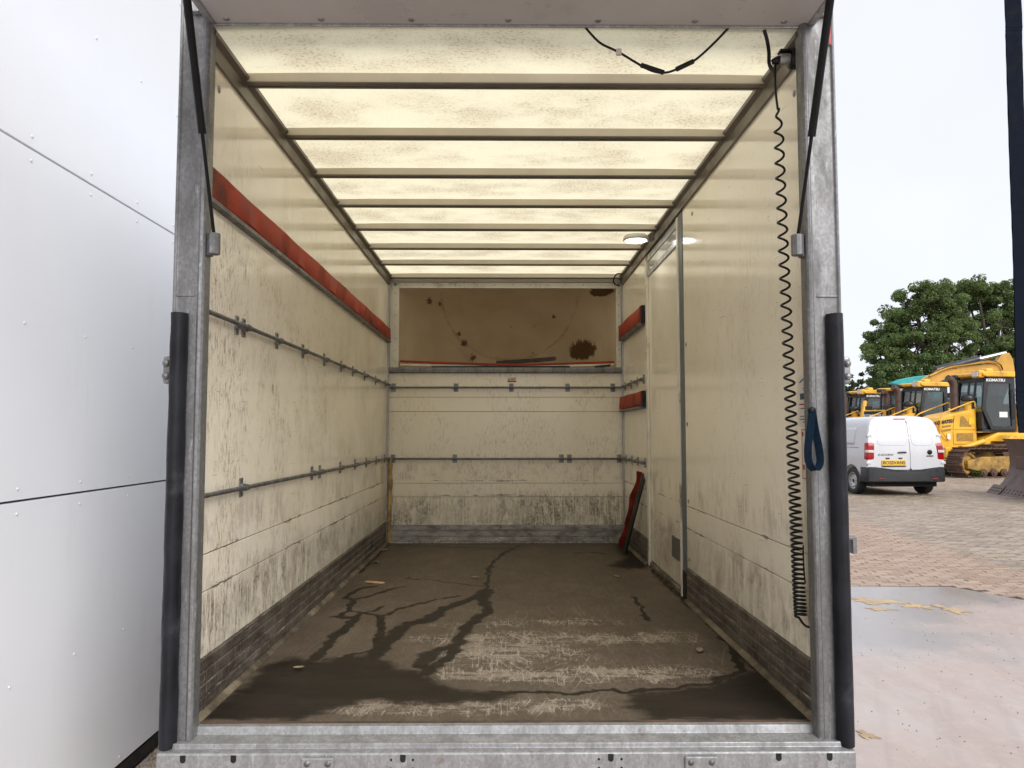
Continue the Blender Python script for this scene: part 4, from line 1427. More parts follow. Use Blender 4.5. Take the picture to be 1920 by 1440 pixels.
# ================================================================== WHITE VAN
MAT['van'] = simple('van_white', (.60, .605, .63), .2, 0, .02, 2)
MAT['van_trim'] = simple('van_black_plastic', (.022, .023, .026), .5, 0, .2, 12)
MAT['seam'] = simple('panel_gap', (.10, .10, .105), .7, 0, .1, 10)
MAT['groove'] = simple('painted_groove_shade', (.46, .46, .47), .5, 0, .05, 10)  # grey tone stands in for shade in the embossed window outline
MAT['taillight'] = simple('taillight_red', (.32, .006, .008), .12, 0, .15, 10)
MAT['taillight_w'] = simple('taillight_clear', (.65, .60, .60), .12, 0, .1, 10)
MAT['plate_y'] = simple('plate_yellow', (.80, .48, .03), .35, 0, .04, 10)
MAT['chrome'] = simple('chrome', (.62, .63, .64), .12, 1., .05, 10)
van = empty('parked_van', (9.57, 18.2, 0), R(2.5))
tag(van, 'white panel van parked with its rear doors towards the truck', 'van')
SEC = [(0, .34), (.5, .34), (.86, .34), (.925, .42), (.955, .62), (.962, .85), (.955, 1.05), (.925, 1.30), (.885, 1.52), (.84, 1.69), (.775, 1.81), (.66, 1.875), (.42, 1.905), (0, 1.915)]


def rear_y(z): return .17 * max(0, (z - .95)) ** 1.6 + .02 * max(0, .6 - z)


def half_w(z):
    return float(np.interp(z, [p[1] for p in SEC[3:]], [p[0] for p in SEC[3:]]))


ysec = [0, .03, .10, .25] + [.33 + .055 * k for k in range(16)] + [1.3, 1.8, 2.4, 2.9, 3.3, 3.6, 4.0, 4.3, 4.6, 4.8, 4.9]
YW1, YW2, AR = .74, 4.05, .375
m = MB()
ring = [(-x, z) for x, z in SEC] + [(x, z) for x, z in reversed(SEC[1:-1])]
for k, y in enumerate(ysec):
    ins_ = (.030, .008, .0)[k] if k < 3 else 0
    for (x, z) in ring:
        zb = .34
        for yw in (YW1, YW2):
            d = abs(y - yw)
            if d < AR: zb = max(zb, .34 + math.sqrt(AR * AR - d * d))
        z2 = max(z, zb) if abs(x) > .55 else z
        if abs(x) > .55 and z < zb: x = math.copysign(max(abs(x), half_w(max(zb, .5))), x) if abs(x) > .8 else x
        hood = 1.0
        if y > 3.3 and z > .95:
            hood = max(.0, 1 - ((y - 3.3) / 1.6)) ** .8
            z2 = .95 + (z2 - .95) * max(hood, .12)
        sx = 1 - ins_
        yy_ = y + rear_y(z) * max(0, 1 - y / 1.2)
        m.v.append((x * sx, yy_, z2 if z2 < .5 else .5 + (z2 - .5) * (1 - ins_ * .5)))
nr_ = len(ring)
for k in range(len(ysec) - 1):
    for j in range(nr_):
        j2 = (j + 1) % nr_
        m.f.append((k * nr_ + j, k * nr_ + j2, (k + 1) * nr_ + j2, (k + 1) * nr_ + j))
for base in (0, (len(ysec) - 1) * nr_):
    L_ = len(SEC)
    lft = [base + j for j in range(L_)]
    rgt = [base] + [base + nr_ - j for j in range(1, L_ - 1)] + [base + L_ - 1]
    for j in range(L_ - 1):
        q = [lft[j], lft[j + 1], rgt[j + 1], rgt[j]]
        q2 = []
        for z_ in q:
            if z_ not in q2: q2.append(z_)
        if len(q2) > 2: m.f.append(tuple(q2))
m.build('body', 'van', van, smooth=38)


def rear_panel(x0f, x1f, z0, z1, off, th, nu=10, nv=16, corner=0., uoff=0.):
    """curved slab following the rear face; x0f/x1f functions of z"""
    m = MB()
    def pt(u, v, o):
        z = z0 + (z1 - z0) * v
        a, b = x0f(z), x1f(z)
        if corner:
            dz = min(z - z0, z1 - z)
            if dz < corner:
                c_ = corner - math.sqrt(max(0, corner ** 2 - (corner - dz) ** 2))
                a += c_; b -= c_
        x = a + (b - a) * u
        bow = .010 * (x / .9) ** 2 * 2
        return (x, rear_y(z) - o + bow, z)
    m.grid(nu, nv, lambda u, v: pt(u, v, off + th))
    i = len(m.v)
    # rim going back
    loop = [(u / nu, 0) for u in range(nu + 1)] + [(1, v / nv) for v in range(1, nv + 1)] + [(u / nu, 1) for u in range(nu - 1, -1, -1)] + [(0, v / nv) for v in range(nv - 1, 0, -1)]
    for u, v in loop: m.v.append(pt(u, v, off + th))
    for u, v in loop: m.v.append(pt(u, v, off - .02))
    L = len(loop)
    for k in range(L):
        k2 = (k + 1) % L
        m.f.append((i + k, i + k2, i + L + k2, i + L + k))
    return m


SX = .10
ldoor = rear_panel(lambda z: -(half_w(z) - .105), lambda z: SX - .006, .60, 1.80, .004, .012, corner=.05).build('rear_door', 'van', van, smooth=40)
rdoor = rear_panel(lambda z: SX + .006, lambda z: half_w(z) - .105, .60, 1.80, .004, .012, corner=.05).build('rear_door', 'van', van, smooth=40)
rear_panel(lambda z: SX - .006, lambda z: SX + .006, .60, 1.80, .002, .004, nu=1).build('panel_gap', 'seam', ldoor)
for d_, a, b in ((ldoor, -.66, SX - .05), (rdoor, SX + .05, .66)):
    rear_panel(lambda z: (a if a > 0 else a - .07 * (1.6 - z) + .0), lambda z: (b if b < .5 else b + .07 * (1.6 - z)), 1.20, 1.735, .0135, .004, corner=.09).build('window_blank', 'groove', d_, smooth=40)
    rear_panel(lambda z: (a if a > 0 else a - .07 * (1.6 - z)) + .010, lambda z: (b if b < .5 else b + .07 * (1.6 - z)) - .010, 1.21, 1.725, .015, .005, corner=.085).build('window_panel', 'van', d_, smooth=40)
# handle, lock bump
MB().tube(smooth_path([(-.20, -.020, 1.03), (-.16, -.034, 1.040), (-.05, -.036, 1.045), (0.0, -.02, 1.035)], 5), .016, 8).build('door_handle', 'van_trim', ldoor, smooth=60)
MB().lathe([(0, .05), (.045, .045), (.062, .02), (.065, 0)], lambda a, b, h: (SX - .01 + a, .075 - h, 1.365 + b * .8), 20).build('door_stop', 'chrome', ldoor, smooth=60)
# plate recess lights, plate
MB().box(-.50, -.41, -.030, -.012, .885, .915).box(-.19, -.10, -.030, -.012, .885, .915).build('plate_light', 'van_trim', ldoor, bevel=.004)
pl = MB().box(-.60, -.02, -.031, -.019, .715, .855).build('number_plate', 'plate_y', ldoor, bevel=.006)
MB().box(-.60, -.02, -.033, -.0312, .703, .727).build('plate_frame', 'black', pl)
text('plate_lettering', 'BOSSVANS', .112, frame((-.31, -.0325, .792), (1, 0, 0), (0, 0, 1)), 'print_black', pl, .001, stretch=1.02, bold=.002)
text('badge_lettering', 'E-SCUDO', .058, frame((-.50, -.020, .985), (1, 0, 0), (0, 0, 1)), 'print_black', ldoor, .002, stretch=1.5, shear=.2)
bd = MB().lathe([(0, .010), (.05, .010), (.058, .006), (.06, 0)], lambda a, b, h: (.585 + a, -.014 - h, 1.045 + b), 24).build('badge', 'black', rdoor, smooth=40)
text('badge_lettering', 'FIAT', .032, frame((.585, -.0255, 1.045), (1, 0, 0), (0, 0, 1)), 'chrome', bd, .001)
MB().box(.50, .67, -.024, -.014, .945, .967).build('badge_bar', 'van_trim', rdoor, bevel=.003)
rear_panel(lambda z: -.19, lambda z: .09, 1.825, 1.855, .0, .012, 6, 2).build('brake_light', 'taillight', van)
# tail lights wrap the corners
for s in (-1, 1):
    m = MB()
    zl = [.865, .90, .94, 1.0, 1.06, 1.12, 1.18, 1.24, 1.27]
    for z in zl:
        w = half_w(z)
        i_ = .0 if .89 < z < 1.25 else .012
        for (dx, dy) in ((-.175 + i_, .005), (-.175 + i_, -.012 + i_), (-.03, -.018 + i_), (.004 - i_, .015), (.008 - i_, .10), (-.02, .10)):
            m.v.append((s * (w + dx), rear_y(z) + dy + .004, z))
    for k in range(len(zl) - 1):
        for j in range(6):
            j2 = (j + 1) % 6
            m.f.append((k * 6 + j, k * 6 + j2, k * 6 + 6 + j2, k * 6 + 6 + j))
    m.f += [tuple(range(6)), tuple((len(zl) - 1) * 6 + j for j in range(6))]
    tl = m.build('tail_light', 'taillight', van, smooth=40)
    w = half_w(1.06)
    MB().prism([(s * (w - .168), -.018), (s * (w - .03), -.024), (s * (w + .010), .012), (s * (w + .012), .085), (s * (w - .05), .085)], lambda p, t: (p[0], p[1], t), 1.035, 1.095).build('reversing_lens', 'taillight_w', tl, bevel=.004)
    for z in (.79, 1.44):
        w = half_w(z)
        MB().box(min(s * (w - .10), s * (w + .012)), max(s * (w - .10), s * (w + .012)), rear_y(z) - .016, rear_y(z) + .06, z - .03, z + .03).build('door_hinge', 'van', van, bevel=.012)
# bumper
m = MB()
bp = [(-.965, .30), (-.965, 0.05), (-.93, -.03), (-.80, -.075), (-.4, -.095), (0, -.10), (.4, -.095), (.80, -.075), (.93, -.03), (.965, .05), (.965, .30)]
zb_ = [(.335, .035), (.36, .0), (.50, .0), (.575, .006), (.595, .03)]
for z, i_ in zb_:
    for (x, y) in bp:
        zz_ = z
        if z > .55 and abs(x) > .78: zz_ = z + .10
        m.v.append((x * (1 - i_ * .4), y + i_, zz_))
nb = len(bp)
for k in range(len(zb_) - 1):
    for j in range(nb - 1):
        m.f.append((k * nb + j, k * nb + j + 1, k * nb + nb + j + 1, k * nb + nb + j))
m.f.append(tuple(range(nb))); m.f.append(tuple((len(zb_) - 1) * nb + j for j in range(nb)))
bu = m.build('bumper', 'van_trim', van, smooth=40)
for s in (-1, 1):
    MB().box(s * .66 - .065, s * .66 + .065, -.098, -.075, .395, .425).build('reflector', 'taillight', bu, bevel=.004)
for s in (-1, 1):
    for yw in (YW1, YW2):
        wheel(van, s * .845, yw, .335, .335, .22, s)
        MB().lathe([(AR - .004, -.02), (AR + .004, .004), (AR + .022, .004), (AR + .024, -.02)], lambda a, b, h: (s * (half_w(.75) + h), yw + a, max(.33, .335 + b)), 48).build('wheel_arch', 'seam', van, smooth=40)
        MB().lathe([(0, 0), (AR - .002, 0), (AR - .002, .22)], lambda a, b, h: (s * (.70 + h), yw + a, max(.34, .335 + b)), 36).build('arch_liner', 'hole', van)
    sw = MB().grid(8, 6, lambda u, v: (s * (half_w(1.22 + .42 * v) + .004), .62 + .9 * u, 1.22 + .42 * v)).build('window_blank', 'van', van, smooth=60)
    md_ = sw.modifiers.new('solid', 'SOLIDIFY'); md_.thickness = .012; md_.offset = 0
    MB().box(s * (half_w(1.15)) - .006, s * (half_w(1.15)) + .008, .4, 3.0, 1.145, 1.155).build('side_seam', 'seam', van)
MB().box(-.80, .80, .1, 4.6, .22, .345).build('underbody', 'hole', van)


# ================================================================== BULLDOZERS
MAT['yellow'] = simple('machine_yellow', (.80, .44, .040), .38, 0, .16, 2.2, (.42, .24, .06), .38)
MAT['grille_y'] = simple('machine_grille', (.36, .20, .035), .6, 0, .3, 14)
MAT['mach_dark'] = simple('machine_dark', (.022, .023, .026), .45, 0, .25, 8)
MAT['rust'] = simple('track_rust', (.105, .055, .036), .75, 0, .4, 7, (.045, .030, .024), .45, .2)
MAT['track_yel'] = simple('track_frame_yellow', (.42, .24, .05), .6, 0, .4, 4, (.08, .055, .035), .6, .2)
MAT['blade'] = simple('blade_brown', (.115, .062, .048), .5, .2, .25, 2.5, (.07, .045, .038), .4, .1)
MAT['exhaust'] = simple('exhaust_brown', (.10, .062, .048), .6, .3, .3, 6)
MAT['letter_w'] = simple('white_lettering', (.75, .75, .75), .4, 0, .05, 10)
MAT['letter_n'] = simple('navy_lettering', (.03, .035, .08), .4, 0, .05, 10)
MAT['sign_y'] = simple('warning_yellow', (.80, .52, .02), .4, 0, .1, 10)
MAT['teal'] = simple('machine_teal', (.02, .34, .34), .4, 0, .15, 2)
MAT['exc_orange'] = simple('excavator_amber', (.60, .32, .045), .45, 0, .2, 1.6, (.36, .19, .04), .3)
MAT['seat'] = simple('seat_grey', (.06, .062, .066), .8, 0, .2, 10)


def m_glass():
    n = NT('cab_glass')
    n.t.nodes.remove(n.p)
    tr = n.new("ShaderNodeBsdfTransparent"); tr.inputs[0].default_value = (.55, .62, .62, 1)
    gl = n.new("ShaderNodeBsdfGlossy"); gl.inputs["Roughness"].default_value = .04
    lw = n.new("ShaderNodeLayerWeight"); lw.inputs[0].default_value = .5
    mx = n.new("ShaderNodeMixShader")
    n.link(n.math('ADD', n.math('MULTIPLY', n.math('POWER', lw.outputs['Facing'], 3.0), .6), .10, True), mx.inputs[0])
    n.link(tr.outputs[0], mx.inputs[1]); n.link(gl.outputs[0], mx.inputs[2])
    n.link(mx.outputs[0], n.out.inputs[0])
    return n.m


MAT['glass'] = m_glass()


def dozer(shoes_single, plate=False):
    r = empty('bulldozer')
    XZ = lambda y: (lambda p, t: (p[0], t, p[1]))
    side = lambda p, t: (p[0], t, p[1])
    # hood
    hood = [(.42, 1.0), (.42, 2.36), (1.55, 2.14), (1.95, 2.02), (2.08, 1.88), (2.12, 1.6), (2.10, 1.0), (1.9, .82)]
    hd = MB().prism(hood, side, -.52, .52).build('hood', 'yellow', r, bevel=.05, seg=3)
    for s in (-1, 1):
        y0, y1 = (.521, .545) if s > 0 else (-.545, -.521)
        MB().prism([(.50, 1.62), (.50, 2.26), (1.35, 2.10), (1.42, 1.62)], side, y0, y1).build('side_panel', 'yellow', hd, bevel=.008)
        MB().prism([(.50, 1.12), (.50, 1.58), (1.42, 1.58), (1.42, 1.12)], side, y0, y1).build('side_panel', 'yellow', hd, bevel=.008)
        y2, y3 = (.5455, .552) if s > 0 else (-.552, -.5455)
        MB().prism([(.66, 1.72), (1.00, 2.10), (1.12, 2.06), (1.16, 1.72)], side, y2, y3).build('grille', 'grille_y', hd)
        MB().prism([(.62, 1.22), (.62, 1.50), (1.30, 1.50), (1.30, 1.22)], side, y2, y3).build('grille', 'grille_y', hd)
        MB().prism([(1.5, 1.60), (1.5, 1.66), (1.95, 1.60), (1.95, 1.54)], side, y0, y1).build('louvre', 'grille_y', hd)
        MB().prism([(1.5, 1.74), (1.5, 1.79), (1.85, 1.74), (1.85, 1.69)], side, y0, y1).build('louvre', 'grille_y', hd)
        M = frame((1.78, s * .548, 1.88), (-1 if s > 0 else 1, 0, .12 if s > 0 else -.12), (0, 0, 1))
        text('maker_lettering', 'KOMATSU', .17, M, 'letter_n', hd, .004, bold=.006)
        # handrail over the hood
        pts = smooth_path([(2.02, s * .60, 1.30), (2.0, s * .62, 1.75), (1.90, s * .60, 2.12), (1.5, s * .58, 2.30), (.9, s * .56, 2.50), (.55, s * .56, 2.60), (.50, s * .55, 2.42)], 4)
        MB().tube(pts, .022, 8).build('handrail', 'yellow', hd, smooth=60)
        MB().tube(smooth_path([(1.62, s * .56, 1.25), (1.78, s * .60, 1.35), (1.95, s * .60, 1.60), (1.95, s * .58, 1.85)], 4), .016, 6).build('handrail', 'yellow', hd, smooth=60)
    if plate:
        MB().box(1.85, 2.12, -.46, .46, 1.9, 2.55).build('radiator_guard', 'yellow', hd, bevel=.04)
        pb = MB().box(2.125, 2.165, -.42, .42, 2.06, 2.50).build('front_plate', 'mach_dark', hd, bevel=.02)
        text('maker_lettering', 'KOMATSU', .19, frame((2.168, 0, 2.28), (0, 1, 0), (0, 0, 1)), 'letter_w', pb, .004, bold=.008)
        for s in (-1, 1):
            cy_ = MB().tube([(1.75, s * .78, 1.5), (.98, s * .84, 3.0)], .095, 12).build('lift_cylinder', 'yellow', r, smooth=50)
            MB().tube([(2.0, s * .76, 1.0), (1.75, s * .78, 1.5)], .05, 10).build('piston_rod', 'chrome', cy_, smooth=50)
            MB().tube(smooth_path([(1.02, s * .90, 3.02), (.95, s * 1.0, 2.85), (1.3, s * .96, 2.2), (1.6, s * .9, 1.7)], 4), .025, 6).build('hose', 'yellow', cy_, smooth=60)
            MB().box(1.55, 1.80, s * .40 - .12, s * .40 + .12, 2.30, 2.75).build('work_light', 'mach_dark', r, bevel=.02)
    # exhaust + pre-cleaner
    MB().tube(smooth_path([(.95, .12, 2.15), (.95, .12, 3.05), (.96, .12, 3.22), (1.04, .12, 3.36), (1.20, .12, 3.44)], 4), [.13] * 9 + [.125] * 8, 14).build('exhaust', 'exhaust', r, smooth=50)
    MB().tube([(.62, .36, 2.2), (.62, .36, 2.62)], .12, 14).build('air_intake', 'yellow', r, smooth=50)
    MB().lathe([(0, .25), (.12, .25), (.20, .20), (.22, .12), (.21, .05), (.12, 0), (0, 0)], lambda a, b, h: (.62 + a, .36 + b, 2.60 + h), 20).build('pre_cleaner', 'mach_dark', r, smooth=50)
    # cab
    cz = lambda z: 1.62 + (z - 1.62) * .775
    outline = [(-.95, 1.62), (-.95, 3.98), (.12, 3.98), (.30, 3.80), (.44, 2.55), (.10, 1.62)]
    outline = [(x, cz(z)) for x, z in outline]
    inner = [(-.76, 1.78), (-.76, 3.70), (.06, 3.70), (.17, 3.60), (.30, 2.58), (.03, 1.78)]
    inner = [(x, cz(z)) for x, z in inner]
    YA, YZ = -.42, .80          # cab sides
    cb = MB()
    for s in (-1, 1):
        a, b = (YZ - .06, YZ) if s > 0 else (YA + .06, YA)
        n_ = len(outline)
        i = len(cb.v)
        for y in (a, b):
            cb.v += [(x, y, z) for x, z in outline] + [(x, y, z) for x, z in inner]
        for k in range(n_):
            k2 = (k + 1) % n_
            for o_ in (0, 2 * n_):
                cb.f.append((i + o_ + k, i + o_ + k2, i + o_ + n_ + k2, i + o_ + n_ + k))
            cb.f.append((i + k, i + k2, i + 2 * n_ + k2, i + 2 * n_ + k))
            cb.f.append((i + n_ + k, i + n_ + k2, i + 3 * n_ + k2, i + 3 * n_ + k))
    cabf = cb.build('cab_frame', 'mach_dark', r)
    m = MB()
    y0, y1 = YA + .06, YZ - .06
    m.box(-.95, -.85, y0, y0 + .12, 1.62, cz(3.98)).box(-.95, -.85, y1 - .12, y1, 1.62, cz(3.98))
    m.box(-.95, -.85, y0 + .12, y1 - .12, cz(3.75), cz(3.98)).box(-.95, -.85, y0 + .12, y1 - .12, 1.62, 2.2)
    m.box(.14, .26, y0, y1, cz(3.78), cz(3.97))
    m.box(.34, .42, y0, y1, 1.65, cz(2.42))
    for yy in (.05, .33):
        m.tube([(.20, yy, cz(3.85)), (.40, yy, cz(2.4))], .045, 6)
    m.build('cab_pillars', 'mach_dark', cabf)
    for s in (-1, 1):
        yo = YZ if s > 0 else YA
        MB().prism(inner, side, yo - s * .035, yo - s * .028).build('door_glass', 'glass', cabf)
        text('maker_lettering', 'KOMATSU', .13, frame((-.15, yo + s * .006, cz(3.84)), (-s, 0, 0), (0, 0, 1)), 'letter_w', cabf, .003, stretch=1.3, bold=.006)
        MB().tube([(-.82, yo + s * .03, 2.0), (-.82, yo + s * .06, 2.08), (-.82, yo + s * .06, 2.95), (-.82, yo + s * .03, 3.03)], .018, 6).build('grab_rail', 'mach_dark', cabf)
        MB().box(-.62, -.28, yo - s * .025 - .003, yo - s * .025 + .003, 2.05, 2.24).build('notice', 'letter_w', cabf)
    MB().poly([(.225, y0, cz(3.78)), (.225, y1, cz(3.78)), (.385, y1, cz(2.42)), (.385, y0, cz(2.42))]).build('windscreen', 'glass', cabf)
    MB().poly([(-.90, y0, 2.2), (-.90, y1, 2.2), (-.90, y1, cz(3.75)), (-.90, y0, cz(3.75))]).build('rear_glass', 'glass', cabf)
    MB().box(-.93, .40, y0, y1, 1.55, 1.63).build('cab_floor', 'mach_dark', cabf)
    MB().box(-.70, -.15, -.09, .47, 1.63, 2.05).box(-.82, -.62, -.08, .46, 2.05, 2.85).build('driver_seat', 'seat', cabf, bevel=.05)
    MB().box(.10, .33, -.3, .68, 1.63, 2.2).build('console', 'seat', cabf, bevel=.04)
    MB().tube([(-.1, .55, 1.63), (-.05, .55, 2.3)], .03, 6).build('lever', 'seat', cabf)
    # rops roof
    rf = MB().prism([(-1.25, 3.46), (-1.25, 3.60), (-.9, 3.645), (.2, 3.645), (.45, 3.60), (.45, 3.50), (.3, 3.46)], side, -.52, .90).build('cab_roof', 'yellow', r, bevel=.03)
    MB().box(.30, .56, .50, .84, 3.42, 3.68).build('roof_light', 'yellow', rf, bevel=.05)
    MB().box(.555, .575, .54, .80, 3.47, 3.62).build('lamp_glass', 'taillight_w', rf)
    MB().box(.30, .52, -.50, -.22, 3.42, 3.60).build('roof_light', 'mach_dark', rf, bevel=.05)
    MB().box(-.5, -.2, .1, .4, 3.64, 3.80).build('roof_box', 'yellow', rf, bevel=.06)
    # platform, fender, rear tank
    MB().prism([(-1.95, 1.18), (-1.95, 1.52), (-.2, 1.52), (.35, 1.30), (.42, 1.10)], side, -.80, .80).build('main_frame', 'yellow', r, bevel=.03)
    MB().prism([(-2.1, 1.2), (-2.1, 2.35), (-1.95, 2.55), (-1.02, 2.55), (-1.02, 1.2)], side, -.78, .78).build('rear_tank', 'yellow', r, bevel=.06)
    for s in (-1, 1):
        MB().prism([(-1.9, 1.30), (-1.9, 1.42), (-.15, 1.42), (.15, 1.22), (-.1, 1.16)], side, min(s * .80, s * 1.42), max(s * .80, s * 1.42)).build('fender', 'yellow', r, bevel=.02)
        # blade cylinder low on the flank
        cyl = MB().tube([(.45, s * .82, 1.22), (1.35, s * .80, .98)], .085, 12).build('tilt_cylinder', 'yellow', r, smooth=50)
        MB().tube([(1.35, s * .80, .98), (1.85, s * .78, .83)], .038, 10).build('piston_rod', 'chrome', cyl, smooth=50)
        MB().box(1.80, 2.02, s * .70 - .09, s * .70 + .14, .55, 1.02).build('trunnion', 'yellow', r, bevel=.04)
    MB().box(.55, .78, .5525, .556, 1.80, 2.02).build('warning_sign', 'sign_y', r)
    MB().box(1.55, 1.68, .5465, .55, 1.28, 1.48).build('notice', 'letter_w', r)
    # tracks
    Rr, L = .46, 1.52
    for s in (-1, 1):
        yc = s * 1.14
        fr_ = MB().prism([(-1.55, .28), (-1.55, .62), (-1.1, .74), (1.0, .70), (1.6, .58), (1.6, .30), (.9, .16), (-.9, .16)], side, yc - .17, yc + .17).build('track_frame', 'track_yel', r, bevel=.04)
        for xw in (-1.0, -.6, -.2, .2, .6, 1.0):
            MB().lathe([(0, .14), (.06, .14), (.08, .11), (.13, .10), (.13, -.1), (0, -.1)], lambda a, b, h: (xw + a, yc + s * (.12 + h), .17 + b), 14).build('roller', 'rust', fr_, smooth=40)
        for xw, rr in ((1.52, .36), (-1.52, .36)):
            MB().lathe([(0, .10), (.10, .10), (.12, .04), (.26, .03), (.28, .09), (.36, .09), (.36, -.09), (0, -.09)], lambda a, b, h: (xw + a, yc + s * h, .50 + b), 24).build('idler', 'track_yel', fr_, smooth=40)
        # shoes
        per = 2 * 2 * L + 2 * PI * Rr
        N = 42
        sh = MB().prism([(-.098, 0), (-.098, .03), (-.085, .035), (-.078, .085), (-.055, .085), (-.048, .035), (.098, .032), (.098, 0)], lambda p, t: (p[0], t, p[1]), -.36, .36)
        first_ = None
        mm = MB()
        for k in range(N):
            d = per * k / N
            if d < 2 * L: x, z, a = -L + d, .04, PI
            elif d < 2 * L + PI * Rr:
                t = (d - 2 * L) / Rr; x, z, a = L + Rr * math.sin(t), .04 + Rr - Rr * math.cos(t), t - PI
            elif d < 4 * L + PI * Rr: x, z, a = L - (d - 2 * L - PI * Rr), .04 + 2 * Rr, 0
            else:
                t = (d - 4 * L - PI * Rr) / Rr; x, z, a = -L - Rr * math.sin(t), .04 + Rr + Rr * math.cos(t), t
            ca, sa = math.cos(a), math.sin(a)
            if shoes_single and s > 0:
                if first_ is None:
                    first_ = sh.build('track_shoe', 'rust', r); o = first_
                else:
                    o = inst(first_, r)
                o.location = (x, yc, z); o.rotation_euler = (0, -a, 0)
            else:
                i = len(mm.v)
                for (px, py, pz) in sh.v:
                    mm.v.append((x + px * ca - pz * sa, yc + py, z + px * sa + pz * ca))
                for f in sh.f: mm.f.append(tuple(i + q for q in f))
        if mm.v:
            mm.build('track_chain', 'rust', r)
        # chain link band
        pts = []
        for k in range(41):
            t = k / 40
            if t < .5:
                q = -PI / 2 + PI * (t * 2); pts.append((L + (Rr - .06) * math.cos(q), yc, .04 + Rr + (Rr - .06) * math.sin(q)))
            else:
                q = PI / 2 + PI * (t * 2 - 1); pts.append((-L + (Rr - .06) * math.cos(q), yc, .04 + Rr + (Rr - .06) * math.sin(q)))
        pts.append(pts[0])
        MB().tube(pts, .055, 6).build('track_link', 'rust', fr_)
    return r


G_DOZ = 'bulldozers parked in a row'
d1 = dozer(True)
d1.location = (16.8, 27.15, 0); d1.rotation_euler = (0, 0, R(192))
tag(d1, 'nearest yellow bulldozer with rusty tracks, to the right of the white van', 'bulldozer', G_DOZ)
dd_ = dozer(False)
dd_.location = (17.6, 32.6, 0); dd_.rotation_euler = (0, 0, R(194))
tag(dd_, 'yellow bulldozer with dark cab just behind the nearest bulldozer', 'bulldozer', G_DOZ)
d3 = copy_tree(dd_)
d3.location = (18.05, 38.6, 0); d3.rotation_euler = (0, 0, R(193))
tag(d3, 'farthest yellow bulldozer, cab beside the truck post above the white van', 'bulldozer', G_DOZ)
d4 = dozer(False, True)
d4.location = (18.45, 36.2, 0); d4.rotation_euler = (0, 0, R(222))
tag(d4, 'yellow bulldozer with black front plate and raised cylinders over the white van', 'bulldozer', G_DOZ)

# ---- brown blade of another machine at the right edge
bl = empty('dozer_blade', (12.28, 19.0, 0), R(-12))
tag(bl, 'rusty brown dozer blade resting on the ground at the right picture edge', 'blade')
# local: +y runs along the blade away from its far end towards the camera is -y; face towards -x
curve = [(-.02, .16), (.10, .30), (.22, .50), (.27, .75), (.26, 1.0), (.20, 1.22), (.12, 1.36)]
sec = curve + [(x + .05, z) for x, z in reversed(curve)]
MB().prism(sec, lambda p, t: (p[0], t, p[1]), -3.9, -.02).build('mouldboard', 'blade', bl, smooth=45)
MB().prism([(.0, .17), (.14, .30), (.27, .50), (.325, .75), (.315, 1.0), (.25, 1.24), (.17, 1.36), (.62, 1.30), (.62, .25)], lambda p, t: (p[0], t, p[1]), -.06, -.018).build('end_plate', 'blade', bl, bevel=.006)
MB().prism([(.255, .62), (.235, .64), (.232, .92), (.252, .94)], lambda p, t: (p[0], t, p[1]), -2.2, -.45).build('wear_plate', 'blade', bl)
ce = MB().prism([(-.16, .0), (-.13, -.0), (.035, .19), (.005, .21)], lambda p, t: (p[0], t, p[1]), -3.9, -.46).build('cutting_edge', 'blade', bl, bevel=.004)
eb = MB().prism([(-.20, -.0), (-.165, .0), (.03, .20), (-.002, .22)], lambda p, t: (p[0], t, p[1]), -.45, .26).build('end_bit', 'blade', bl, bevel=.004)
for par, ys_ in ((eb, (-.36, -.24, -.12, 0.0, .12)), (ce, tuple(-.6 - .2 * k for k in range(10)))):
    for rw in (.35, .65):
        for y in ys_:
            cx_, cz_ = -.20 + .20 * rw, .22 * rw
            if par is ce: cx_, cz_ = -.16 + .165 * rw, .21 * rw
            nx_, nz_ = -.74, .67
            MB().lathe([(0, .004), (.020, .004), (.022, -.004)], lambda a, b, h: (cx_ + b * .67 + nx_ * (h + .002), y + a, cz_ + b * .74 + nz_ * (h + .002)), 10).build('bolt_hole', 'hole', par)
MB().box(.30, .62, -3.5, -.3, .25, .34).box(.30, .62, -3.5, -.3, 1.18, 1.26).box(.6, 2.6, -.75, -.5, .3, .55).build('push_frame', 'blade', bl, bevel=.01)

# ---- amber excavator with raised boom behind the bulldozers
def pxy(px, py, Y):
    return ((px - 947) / 1430.0 * Y, 1.5 + (812 - py) / 1430.0 * Y)


ex = empty('amber_excavator', (20.5, 34.5, 0))
tag(ex, 'amber excavator whose long boom rises behind the bulldozer cabs', 'excavator')
YE = 34.5
up_ = [(1700, 758), (1722, 726), (1745, 706), (1772, 694), (1805, 687), (1845, 684), (1872, 680), (1881, 668), (1890, 661), (1899, 662), (1905, 674), (1908, 700)]
lo_ = [(1880, 704), (1830, 702), (1790, 706), (1765, 716), (1745, 736), (1735, 766)]
pr = [pxy(a, b, YE) for a, b in up_ + lo_]
bo = MB().prism(pr, lambda p, t: (p[0] - 20.5 + t * .35, t, p[1]), -.32, .32).build('boom', 'exc_orange', ex, bevel=.03)
def P3(px, py, dy=0.): x, z = pxy(px, py, YE); return (x - 20.5, dy, z)
cy1 = MB().tube([P3(1758, 694, -.1), P3(1840, 673, -.1)], .17, 12).build('arm_cylinder', 'mach_dark', ex, smooth=50)
MB().tube([P3(1838, 673.5, -.1), P3(1892, 661, -.1)], .085, 10).build('piston_rod', 'chrome', cy1, smooth=50)
